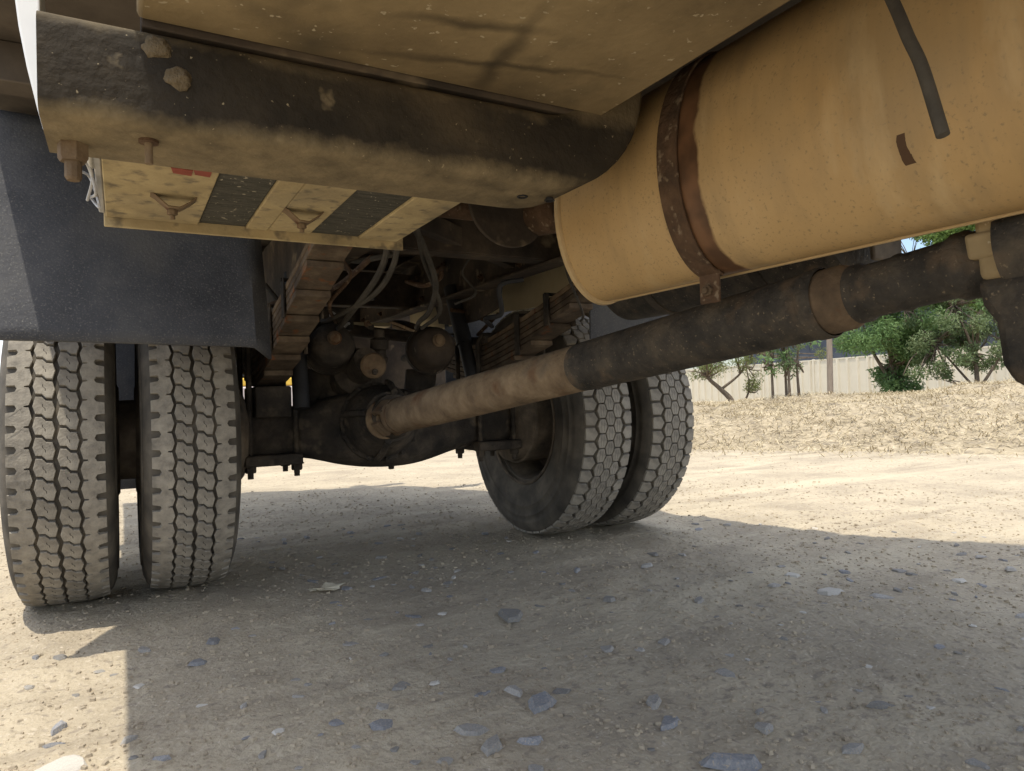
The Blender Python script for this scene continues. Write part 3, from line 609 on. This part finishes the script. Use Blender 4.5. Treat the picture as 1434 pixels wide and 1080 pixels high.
# ------------------------------------------------------------------ drive shaft
A0 = Vector((-.1184, -.415, .5607)); A1 = Vector((.0, -2.33, .7762)); dv = (A1-A0); LS = dv.length; dv.normalize()
DS = empty('drive_shaft'); DS.parent = TR
MB().lathe([(.03, .052), (.045, .060), (.52, .058), (.85, .0545), (1.10, .0525)], A0, dv, 40).build('shaft_tube', 'shaft_dust', DS)
MB().lathe([(1.085, .0530), (1.10, .0538), (1.66, .0525), (1.662, .0545), (1.68, .055), (1.685, .052)], A0, dv, 40).build('painted_tube', 'shaft_dark', DS)
MB().lathe([(1.68, .046), (1.683, .0495), (1.715, .0485), (1.73, .042), (1.735, .036)], A0, dv, 36).build('dust_cap', 'rust_dusty', DS)
MB().lathe([(1.725, .038), (1.729, .043), (1.742, .043), (1.747, .0385), (1.79, .038), (1.795, .040), (1.80, .040), (1.805, .038), (1.86, .0385), (1.87, .044), (1.885, .044), (1.89, .04), (1.93, .04)], A0, dv, 32).build('slip_sleeve', 'shaft_dark', DS)
yk = MB()     # flange yoke, cross and caps at the differential
n1 = dv.orthogonal().normalized(); n2 = dv.cross(n1)
yk.lathe([(-.075, .07), (-.06, .072), (-.055, .05), (-.03, .04)], A0, dv, 28, True)
for s_ in (-1, 1):
    yk.sweep([[A0+dv*h+n1*s_*(r0)+n2*w2+n1*s_*t2 for w2, t2 in ((-.03, 0), (.03, 0), (.03, .018), (-.03, .018))] for h, r0 in ((-.06, .034), (-.03, .044), (.02, .045))])
    yk.sweep([[A0+dv*h+n2*s_*(r0)+n1*w2+n2*s_*t2 for w2, t2 in ((-.03, 0), (.03, 0), (.03, .018), (-.03, .018))] for h, r0 in ((-.03, .043), (.0, .045), (.06, .035))])
    yk.cyl(A0-n1*s_*.0, A0+n1*s_*.060, .017, n=14); yk.cyl(A0, A0+n2*s_*.060, .017, n=14)
yk.build('universal_joint', 'rust_dusty', DS, .003)
MB().tube([A0+dv*.08+(n1*math.cos(a)+n2*math.sin(a))*.0600 for a in np.linspace(0, 6.28, 30)], .0025, 6).build('weld', 'rust', DS)
# centre-bearing hanger at the forward end
HB = MB(); c = A0+dv*1.975
HB.lathe([(-.05, .042), (-.045, .06), (-.01, .064), (.05, .064), (.06, .06), (.07, .05), (.3, .05)], c, dv, 32)
HBo = HB.build('bearing_housing', 'shaft_dark', TR)
MB().prism([(-.05, y, z) for y, z in ((-2.303, .92), (-2.308, .80), (-2.312, .742), (-2.5, .742), (-2.5, .92))], (.16, 0, 0)).build('hanger_block', 'panel_dusty', HBo, .008)
MB().prism([(-.054, y, z) for y, z in ((-2.298, .80), (-2.302, .768), (-2.5, .768), (-2.5, .80))], (.17, 0, 0)).build('hanger_cap', 'panel_dusty', HBo, .005)
MB().prism([(-.050, y, z) for y, z in ((-2.306, .745), (-2.312, .712), (-2.326, .690), (-2.331, .640), (-2.343, .618), (-2.37, .606), (-2.5, .606), (-2.5, .745))], (.14, 0, 0)).build('brake_caliper', 'shaft_dark', HBo, .012)
# air reservoir and pipe on the far side of the shaft
AR = MB().lathe([(0, 0), (.01, .06), (.03, .1), (.05, .112), (.75, .112), (.77, .1), (.79, 0)], (.35, -1.12, .945), (0, -1, 0), 40).build('air_reservoir', 'shaft_dark', TR)
for y in (-1.35, -1.7):
    MB().lathe([(-.014, .1125), (-.014, .116), (.014, .116), (.014, .1125)], (.35, y, .945), (0, 1, 0), 36).build('band', 'grease_steel', AR)
    box('band_hanger', 'frame_paint', AR, .345, .36, y-.014, y+.014, 1.05, 1.066)
box('support_plate', 'rim_steel', TR, .30, .39, -1.955, -1.945, .86, 1.063, .004)
MB().tube(spline([(.12, -2.9, .95), (.16, -2.2, .915), (.2, -1.7, .93), (.24, -1.3, 1.0), (.28, -.9, 1.2)], 8), .038, 16).build('exhaust_pipe', 'shaft_dark', TR)
# air hoses and wires
for pts, r in (([(-.34, -1.05, 1.06), (-.325, -.98, 1.0), (-.32, -.85, .95), (-.30, -.55, .90), (-.26, -.3, .89), (-.22, -.1, .90)], .009),
               ([(-.32, -1.06, 1.06), (-.30, -.98, .99), (-.30, -.8, .93), (-.33, -.45, .90), (-.3, -.2, .92)], .008),
               ([(-.30, -1.1, 1.08), (-.18, -.9, 1.06), (-.06, -.7, .99), (.0, -.5, .93), (.06, -.25, .92), (.10, -.12, .91)], .0095),
               ([(-.28, -1.1, 1.07), (-.14, -.8, 1.04), (.02, -.55, .93), (.05, -.3, .89)], .007),
               ([(.22, -1.0, 1.12), (.23, -1.02, 1.0), (.24, -1.03, .95), (.30, -1.0, .87), (.36, -.9, .86)], .004),
               ([(.43, -1.55, .84), (.42, -1.4, .78), (.40, -1.3, .74)], .003),
               ([(-.2, .2, 1.0), (-.3, 0, .93), (-.42, -.1, .99), (-.48, -.1, 1.06)], .008)):
    MB().tube(spline(pts, 7), r, 8).build('air_hose', 'hose_rubber', TR)
for k in range(10):   # fittings above the chambers
    p = Vector((random.uniform(-.34, -.08), random.uniform(-.22, .05), random.uniform(.90, .97)))
    hexbolt('fitting', random.choice(['cable_grey', 'grease_steel', 'rust_dusty']), TR, p, (random.uniform(-1, 1), -1, random.uniform(-.3, 1)), random.uniform(.007, .012), .014, .016)
for k in range(9):
    x0 = random.uniform(-.34, .3); y0 = random.uniform(-.9, .5); pts = [(x0, y0, random.uniform(1.0, 1.15))]
    for q_ in range(4): pts.append((pts[-1][0]+random.uniform(-.14, .14), pts[-1][1]+random.uniform(-.05, .3), max(.90, pts[-1][2]+random.uniform(-.09, .05))))
    MB().tube(spline(pts, 6), random.choice([.005, .006, .009]), 7).build('brake_line', random.choice(['hose_rubber', 'rust', 'black_plastic']), TR)
VB = box('valve_block', 'grease_steel', TR, -.34, -.12, .0, .12, .91, 1.0, .008)
MB().tube([(-.3, .35, .97), (.33, .42, .92)], .028, 14).build('stabiliser_bar', 'frame_paint', TR)
box('cable_tray', 'cream_panel', TR, -.06, .3, .75, .83, 1.01, 1.03)
print('truck done')

# ------------------------------------------------------------------ stones and gravel
def hull_mesh(name, m, flat, seed, npt=11, k=1.0):
    r = random.Random(seed); bm = bmesh.new()
    for i in range(npt):
        a = 2*math.pi*(i+r.uniform(-.3, .3))/npt*1.0; rr = r.uniform(.62, 1.0)
        for z, s in ((0.0, 1.0), (r.uniform(.6, 1.0), r.uniform(.55, .92))):
            bm.verts.new((math.cos(a)*rr*s, math.sin(a)*rr*s*k, z*flat))
    g = bmesh.ops.convex_hull(bm, input=bm.verts[:])
    bmesh.ops.delete(bm, geom=list({e for e in g['geom_interior']+g['geom_unused'] if isinstance(e, bmesh.types.BMVert)}), context='VERTS')
    bmesh.ops.dissolve_limit(bm, angle_limit=R_(12), verts=bm.verts[:], edges=bm.edges[:])
    bmesh.ops.triangulate(bm, faces=bm.faces[:])
    me = bpy.data.meshes.new(name); bm.to_mesh(me); bm.free(); me.materials.append(MATS[m]); return me
SL = [hull_mesh('stone', 'slate', random.uniform(.16, .36), 100+i, 6, random.uniform(.5, .85)) for i in range(10)]
SB = [hull_mesh('stone', 'slate_blue', random.uniform(.2, .4), 200+i, 6, random.uniform(.45, .8)) for i in range(6)]
SP = [hull_mesh('stone', 'pale_stone', random.uniform(.15, .3), 300+i, 6, random.uniform(.5, .9)) for i in range(4)]
placed = []
def stone(x, y, r, me, rz=None, label=None, group=None, sink=.25, tilt=.12):
    o = bpy.data.objects.new('stone', me); col.objects.link(o)
    o.location = (x, y, ground_h(x, y)-r*random.uniform(.02, .07)); o.scale = (r, r, r); o.rotation_euler = (random.uniform(-tilt, tilt), random.uniform(-tilt, tilt), random.uniform(0, 6.28) if rz is None else rz)
    lit = x < -.97 or x > 1.55-.377*(y-.07)
    nm_ = {'slate': 'flat grey-brown slate chip', 'slate_blue': 'angular dark blue-grey slate chip', 'pale_stone': 'small pale cream stone chip'}[me.materials[0].name]
    if label is None: label = nm_+(' lying on the sunlit dirt beside the truck' if lit else ' lying on the shaded dirt under the truck'); group = None
    tag(o, label, 'stone', group or label.replace('chip', 'chips')); placed.append((x, y, r)); return o
big = [  # x, y, radius, palette, label
 (.01, -1.01, .05, SL[0], 'flat grey slate slab lying in the shade below the drive shaft'),
 (-.218, -1.545, .043, SB[0], 'thick bluish lump of rock, tallest of the stones on the dirt'),
 (-.491, -1.367, .03, SL[1], None), (-.519, -1.45, .032, SB[1], None), (-.019, -1.655, .03, SL[2], None),
 (-.043, -1.733, .042, SB[2], None), (-.747, -.781, .026, SB[3], None), (-.22, -1.356, .026, SB[4], None),
 (-.386, -1.57, .034, SL[4], None), (-.309, -1.661, .028, SB[5], None), (-.354, -1.748, .022, SL[5], None), (-.385, -1.653, .034, SL[6], None),
 (-.594, -1.394, .02, SB[1], None), (-.235, -1.464, .032, SL[7], None), (.08, -1.847, .025, SL[8], None), (.938, -1.35, .042, SP[0], None),
 (1.018, -1.472, .036, SL[9], None), (-1.09, -.671, .022, SL[3], None), (-.946, -1.262, .02, SL[2], None), (-.284, -1.112, .022, SL[1], None),
 (.077, -1.372, .024, SL[0], None), (-.14, -1.50, .026, SL[3], None), (-.30, -1.44, .02, SB[2], None), (.33, -1.05, .03, SL[4], None), (.55, -1.2, .03, SL[6], None), (.22, -1.62, .03, SL[9], None)]
for x, y, r, me, lb in big: stone(x, y, r*1.25, me, None, lb, None if lb is None else 'single stones')
slab = hull_mesh('stone', 'slate_blue', .30, 777, 7, .36); stone(-.06, -1.905, .068, slab, R_(-32), 'long blue-grey slate block with a square end, largest stone on the dirt', 'single stones')
half = hull_mesh('stone', 'pale_stone', .25, 778, 9, .8); stone(-1.045, -1.325, .05, half, None, 'pale rounded stone lying in the sunlight outside the truck shadow', 'single stones')
for o in bpy.data.objects:
    if o.get('label', '').startswith('thick bluish'): o.scale.z *= 1.9
# tattered pale leaf beside a dark stone
lv = [(0.05*math.cos(a)*(1+.3*math.sin(3*a+1)+.18*math.sin(9*a)), .03*math.sin(a)*(1+.25*math.cos(5*a)), .006+.006*math.sin(2*a)+.004*math.cos(5*a)) for a in np.linspace(0, 2*math.pi, 28)[:-1]]
LF = MB().add(lv+[(0, 0, .004)], [(i, (i+1) % 27, 27) for i in range(27)]).build('dead_leaf', 'leaf_dry', smooth=0, loc=(-.371, -.433, .004)); md = LF.modifiers.new('t', 'SOLIDIFY'); md.thickness = .0015
tag(LF, 'pale ragged dead leaf lying flat beside a dark stone in the shade', 'leaf')
stone(-.30, -.45, .035, SB[3], None, 'dark stone touching the pale dead leaf under the truck', 'single stones')
k = 0
while k < 250:
    d = random.uniform(.9, 3.6)**1.0; a = random.uniform(-.62, .66)
    x = CAM.x+d*math.sin(yaw+a); y = CAM.y+d*math.cos(yaw+a)
    if any((x-p)**2+(y-q)**2 < (r+.03)**2 for p, q, r in placed) or (y > -.62 and abs(abs(x)-.93) < .36): continue
    r = random.choice([.009, .011, .013, .016, .02, .028])*(.8+.22*d); u = random.random()
    stone(x, y, min(r, .035), random.choice(SL if u < .62 else SB if u < .86 else SP)); k += 1
# gravel: tens of thousands of chips, one mesh
tpl = []
for i in range(8):
    me = hull_mesh('chip', 'gravel', random.uniform(.4, .8), 500+i, 4, random.uniform(.6, 1)); tpl.append((np.array([v.co[:] for v in me.vertices]), np.array([p.vertices[:] for p in me.polygons]))); bpy.data.meshes.remove(me)
NG = 80000; V = []; F = []; off = 0
for i in range(NG):
    d = .75+4.4*rng.random()**1.25; a = rng.uniform(-.78, .80)
    if i % 6 == 0: d = 2+5*rng.random()
    x = CAM.x+d*math.sin(yaw+a); y = CAM.y+d*math.cos(yaw+a)
    cl = .5+.5*fn(x, y, 2.2, 3)
    if rng.random() > .25+.75*cl: continue
    r = (.0016+.0085*rng.random()**4.5)*(1.0 if d < 2 else .9+.05*d)
    v, f = tpl[i % 8]; t = rng.uniform(0, 6.28); c, s = math.cos(t), math.sin(t)
    P = np.c_[v[:, 0]*c-v[:, 1]*s, v[:, 0]*s+v[:, 1]*c, v[:, 2]-.12]*r+[x, y, ground_h(x, y)]
    V.append(P); F.append(f+off); off += len(P)
me = bpy.data.meshes.new('gravel'); me.from_pydata(np.concatenate(V).tolist(), [], np.concatenate(F).tolist()); me.materials.append(MATS['gravel'])
o = bpy.data.objects.new('gravel', me); col.objects.link(o); tag(o, 'fine angular gravel scattered over the dirt yard', 'gravel', kind='stuff')

# ------------------------------------------------------------------ straw on the bank
V = []; F = []; NS = 190000
for i in range(NS):
    x = rng.uniform(2.6, 15); y = rng.uniform(-3, 13)
    d = x*.80+y*.60-4.75
    if d < -.9+1.6*rng.random()**.45 or d > 8: continue
    if rng.random() > .35+.65*(.5+.5*fn(x, y, .9, 3)): continue
    z = max(mound_h(x, y), ground_h(x, y)+.003)
    L = rng.uniform(.04, .17); t = rng.uniform(0, 6.28); el = abs(rng.normal(0, .22)); wd = .002+.003*rng.random()
    dx, dy, dz = L*math.cos(t)*math.cos(el), L*math.sin(t)*math.cos(el), L*math.sin(el)
    px, py = -math.sin(t)*wd, math.cos(t)*wd; b0 = len(V); z += .008*rng.random()
    V += [(x-px, y-py, z), (x+px, y+py, z), (x+dx*.6+px*.8, y+dy*.6+py*.8, z+dz*.75+.012), (x+dx*.6-px*.8, y+dy*.6-py*.8, z+dz*.75+.012), (x+dx, y+dy, z+dz*.9)]
    F += [(b0, b0+1, b0+2, b0+3), (b0+3, b0+2, b0+4)]
me = bpy.data.meshes.new('dry_grass'); me.from_pydata(V, [], F); me.materials.append(MATS['straw'])
o = bpy.data.objects.new('dry_grass', me); col.objects.link(o); tag(o, 'flattened dry straw and grass covering the bank', 'grass', kind='stuff')

# ------------------------------------------------------------------ fence, post, shed
FE = empty('fence', (18.6, 6, 0)); tag(FE, 'cream corrugated steel fence behind the straw bank', 'fence')
fx = lambda y: 18.3+.19*(y-6)-.006*(y-6)**2 if y < 16 else fx(15.99)+.07*(y-16)
pm = None
y = -1.0; i = 0
while y < 27:
    P = Vector((fx(y), y, 0)); Q = Vector((fx(y+.76), y+.76, 0)); ang = math.atan2(Q.y-P.y, Q.x-P.x)
    if pm is None:
        sec = []; pr_ = [(0, 0), (.10, 0), (.115, .06), (.175, .06), (.19, 0), (.48, 0), (.495, .06), (.555, .06), (.57, 0), (.775, 0)]
        b = MB(); b.sweep([[(s, h, z) for s, h in pr_]+[(s, h-.003, z) for s, h in pr_[::-1]] for z in (-.05, 1.55)]); pm = b.mesh('panel', 'fence_cream', 20)
    o = bpy.data.objects.new('panel', pm); col.objects.link(o); o.parent = FE; o.location = P-FE.location; o.rotation_euler[2] = ang
    b = MB(); b.tube([P-FE.location+Vector((0, 0, 1.56)), Q-FE.location+Vector((0, 0, 1.56))], .028, 4); b.build('top_rail', 'fence_cream', FE, smooth=0)
    if i % 3 == 0: MB().box(-.03, .03, -.03, .03, -.1, 1.6).build('post', 'fence_cream', FE, loc=P-FE.location)
    y += .76; i += 1
PO = MB().sweep([[(.05*math.cos(a)*s, .05*math.sin(a)*s, z) for a in np.linspace(0, 6.283, 13)[:-1]] for z, s in ((-.4, 1.05), (.3, 1), (.9, .96), (1.17, .92))]).build('timber_post', 'post_timber', loc=(9.69, 5.04, .30))
PO.rotation_euler = (0, R_(1.5), 0); tag(PO, 'weathered timber post standing on the straw bank before the fence', 'post')
SH = empty('shed', (27.5, 13.5, 0)); tag(SH, 'dark blue-grey steel shed behind the cream fence', 'shed')
for k in range(24):   # wall sheets with ribs
    b = MB(); pr_ = [(0, 0), (.2, 0), (.22, .03), (.26, .03), (.28, 0), (.6, 0)]
    b.sweep([[(-h, s, z) for s, h in pr_]+[(-h+.004, s, z) for s, h in pr_[::-1]] for z in (0, 4.6)]); b.build('wall_sheet', 'shed_wall', SH, smooth=20, loc=(0, -4.8+k*.6, 0))
MB().box(.05, 6, -4.8, 9.6, 0, 4.55).build('wall', 'shed_wall', SH)
rf = MB().sweep([[(-.35, yk_, 4.56), (3, yk_, 5.5), (6.3, yk_, 4.56), (6.3, yk_, 4.66), (3, yk_, 5.62), (-.35, yk_, 4.68)] for yk_ in (-5.1, 9.9)]); rf.build('roof', 'shed_roof', SH, smooth=0)
MB().tube([(-.4, -5.1, 4.56), (-.4, 9.9, 4.56)], .06, 8).build('gutter', 'shed_roof', SH)
DR = MB().box(-.06, -.035, -.5, .6, .05, 2.1).build('door', 'black_plastic', SH, .01); MB().cyl((-.1, -.4, 1.05), (-.06, -.4, 1.05), .03).build('handle', 'cable_grey', DR)

# ------------------------------------------------------------------ trees and shrubs
def foliage(mb, clumps, n, ls, aspect=.45, droop=0):
    tot = sum(c[3] for c in clumps)
    for (cx, cy, cz, r, fl_) in clumps:
        k = int(n*r/tot)
        for _ in range(k):
            while True:
                p = np.array([rng.uniform(-1, 1) for _ in range(3)])
                if p@p < 1: break
            p *= (.55+.45*rng.random())
            c = Vector((cx+p[0]*r, cy+p[1]*r, cz+p[2]*r*fl_))
            d = Vector(rng.normal(0, 1, 3)); d.z -= droop; d.normalize(); s = d.orthogonal().normalized(); s.rotate(Matrix.Rotation(rng.uniform(0, 6.28), 3, d))
            L = ls*rng.uniform(.6, 1.3); W_ = L*aspect; nn = d.cross(s)*L*.12
            mb.add([c, c+d*L*.5+s*W_*.5+nn, c+d*L, c+d*L*.5-s*W_*.5+nn], [(0, 1, 2, 3)])
def tree(name, loc, label, cat, stems, clumps, n, ls, lm, group=None, aspect=.45, droop=.2):
    T = empty(name, loc); tag(T, label, cat, group); tr = MB()
    for pts, r0, r1 in stems:
        S = spline(pts, 5); tr.tube(S, r0, 8, [r0+(r1-r0)*i/(len(S)-1) for i in range(len(S))])
    for (cx, cy, cz, r, f_) in clumps:
        q = min((Vector(p) for pts, _, _ in stems for p in pts), key=lambda p: (p-Vector((cx, cy, cz))).length)
        for _ in range(3):
            e = Vector((cx, cy, cz))+Vector(rng.normal(0, .4, 3))*r; tr.tube(spline([q, (q+e)/2+Vector(rng.normal(0, .05, 3)), e], 3), .012, 5, [.016]*3+[.01]*3+[.005])
    tr.build('trunk', 'bark', T)
    fo = MB(); foliage(fo, clumps, n, ls, aspect, droop); fo.build('crown', lm, T, smooth=0)
    return T
def cl(n, c, s, r0, r1, fl_=.8): return [(c[0]+rng.normal(0, s[0]), c[1]+rng.normal(0, s[1]), c[2]+rng.uniform(-s[2], s[2]), rng.uniform(r0, r1), fl_) for _ in range(n)]
mz = mound_h
tree('bushy_tree', (12.55, 5.72, mz(12.55, 5.72)-.1), 'dense leafy green tree drooping to the bank in front of the fence', 'tree',
     [([(0, 0, 0), (.05, .02, .8), (-.05, .1, 1.8), (.1, 0, 2.8)], .07, .02), ([(0, 0, .5), (.3, -.2, 1.4), (.4, -.3, 2.4)], .04, .01), ([(0, 0, .4), (-.3, .3, 1.3), (-.35, .4, 2.1)], .04, .01)],
     cl(26, (.0, .0, .75), (.22, .22, .65), .2, .34)+cl(46, (.0, .0, 1.95), (.5, .55, .75), .22, .42), 30000, .085, 'leaf_green', aspect=.34, droop=.5)
tree('loose_shrub', (12.5, 4.1, mz(12.5, 4.1)-.1), 'loose grey-green shrub with long arching twigs beside the dense tree', 'shrub',
     [([(0, 0, 0), (.1, .1, .8), (-.1, .3, 1.7)], .05, .012), ([(0, 0, .1), (-.2, .6, 1.0), (-.3, 1.1, 1.7)], .025, .006), ([(0, 0, .1), (.3, -.4, 1.0), (.5, -.6, 1.8)], .03, .008)],
     cl(60, (.0, .15, 1.35), (.4, .5, .95), .13, .28), 13000, .07, 'leaf_grey', aspect=.35)
tree('tall_tree', (23, 9.9, 0), 'tall bright green tree rising behind the fence', 'tree',
     [([(0, 0, 0), (.1, 0, 2), (0, .2, 4), (.2, 0, 5.6)], .16, .04), ([(0, 0, 2), (.6, -1, 4), (.7, -1.4, 5)], .08, .02), ([(0, 0, 2), (-.3, 1, 3.8), (-.4, 1.3, 4.8)], .07, .02)],
     cl(60, (0, -.2, 5.0), (1.1, 1.25, 1.9), .35, .65), 34000, .12, 'leaf_bright')
tree('crooked_tree', (9.73, 7.31, mz(9.73, 7.31)-.1), 'small crooked tree with thin pale foliage beside the far tyres', 'tree',
     [([(0, 0, 0), (.04, .05, .25), (-.12, .2, .5), (-.3, .35, .75), (-.35, .5, 1.2)], .07, .02), ([(-.1, .2, .45), (.2, -.1, .8), (.3, -.25, 1.2)], .03, .008), ([(.3, .2, -.05), (.5, .0, .4), (.35, -.1, .9)], .03, .008)],
     cl(30, (0, .1, .95), (.5, .6, .45), .13, .26), 4200, .06, 'leaf_yellow', aspect=.3)
for k, (x, y, h) in enumerate(((7.25, 4.18, 1.0), (7.38, 4.05, 1.12), (7.52, 3.95, 1.1), (7.30, 3.93, .85))):
    tree('sapling', (x, y, mz(x, y)-.05), ('slender feathery sapling in the clump beside the timber post', 'tallest slender sapling in the clump beside the timber post', 'slender dark green sapling standing closest to the timber post', 'shortest thin sapling in the clump beside the timber post')[k], 'sapling',
         [([(0, 0, 0), (.01, .02, h*.5), (rng.uniform(-.06, .06), rng.uniform(-.06, .06), h)], .022, .007)],
         [(rng.normal(0, .10), rng.normal(0, .10), h*u, .13, .7) for u in (.45, .6, .75, .88, 1.0, 1.08)], 420, .075, 'leaf_grey' if k % 2 else 'leaf_green', 'saplings in the clump by the post', .22)
# far scrub that fills the gap between fence and yard on the left of the bank
for k, (x, y, h, m_) in enumerate(((13.5, 14.5, 1.6, 'leaf_yellow'), (15.5, 17.5, 2.2, 'leaf_green'), (12.2, 17.5, 1.5, 'leaf_grey'))):
    tree('bush', (x, y, 0), ('pale yellow-green bush beyond the crooked tree', 'dark green bush in front of the fence beyond the crooked tree', 'grey-green bush standing apart beyond the crooked tree')[k], 'bush',
         [([(0, 0, 0), (.1, 0, h*.5), (0, .1, h*.8)], .05, .015)], cl(16, (0, 0, h*.6), (.5, .5, h*.4), .25, .42), 2600, .11, m_)

# ------------------------------------------------------------------ parked yellow truck beyond the axle
YT = empty('parked_truck', (0.0, 5.75, 0)); tag(YT, 'yellow truck parked facing the rear axle, black grille and grey bumper', 'truck')
def yb(nm, m, x0, x1, y0, y1, z0, z1, bev=.02): return box(nm, m, YT, x0, x1, y0, y1, z0, z1, bev)
yb('bumper', 'bumper_grey', -1.22, 1.22, -.12, .06, .56, .83); yb('sill', 'yellow_paint', -1.2, 1.2, -.10, .1, .835, .93)
yb('grille', 'black_plastic', -.95, .95, -.06, .06, .935, 1.34); yb('cab', 'yellow_paint', -1.2, 1.2, .065, 1.9, .935, 2.1, .05)
for k in range(5): yb('grille_bar', 'cable_grey', -.9, .9, -.075, -.058, .98+k*.075, .995+k*.075, .003)
for sg in (-1, 1):
    L_ = yb('headlight', 'lamp_glass', min(sg*.98, sg*1.16), max(sg*.98, sg*1.16), -.08, .07, 1.0, 1.22, .01)
    yb('mirror', 'black_plastic', min(sg*1.3, sg*1.48), max(sg*1.3, sg*1.48), .1, .16, 1.7, 2.2)
    tw = MB().lathe([(-.13, .28), (-.14, .4), (-.12, .48), (-.1, .5), (-.06, .5), (-.055, .485), (-.04, .485), (-.035, .5), (.035, .5), (.04, .485), (.055, .485), (.06, .5), (.1, .5), (.12, .48), (.14, .4), (.13, .28)], (sg*1.0, .75, .5), (1, 0, 0), 40); tw.build('tyre', 'rubber_dusty', YT)
    MB().lathe([(-.12, .285), (-.05, .26), (-.05, .0)], (sg*1.0, .75, .5), (-sg, 0, 0), 28).build('rim', 'rim_steel', YT)
yb('windscreen', 'black_plastic', -1.05, 1.05, .03, .2, 2.1, 2.85, .03); yb('roof', 'yellow_paint', -1.2, 1.2, .05, 1.9, 2.85, 3.0, .05); yb('rear_cab', 'yellow_paint', -1.2, 1.2, .22, 1.9, 2.105, 2.845, .03)
yb('chassis', 'frame_paint', -.45, .45, .1, 6, .7, .95); yb('tray_body', 'yellow_paint', -1.2, 1.2, 2.1, 6, 1.0, 1.9, .03)
for sg in (-1, 1):
    tw = MB().lathe([(-.13, .28), (-.14, .4), (-.12, .48), (-.1, .5), (.1, .5), (.12, .48), (.14, .4), (.13, .28)], (sg*.95, 4.6, .5), (1, 0, 0), 40); tw.build('tyre', 'rubber_dusty', YT)
print('scene done', len(bpy.data.objects))
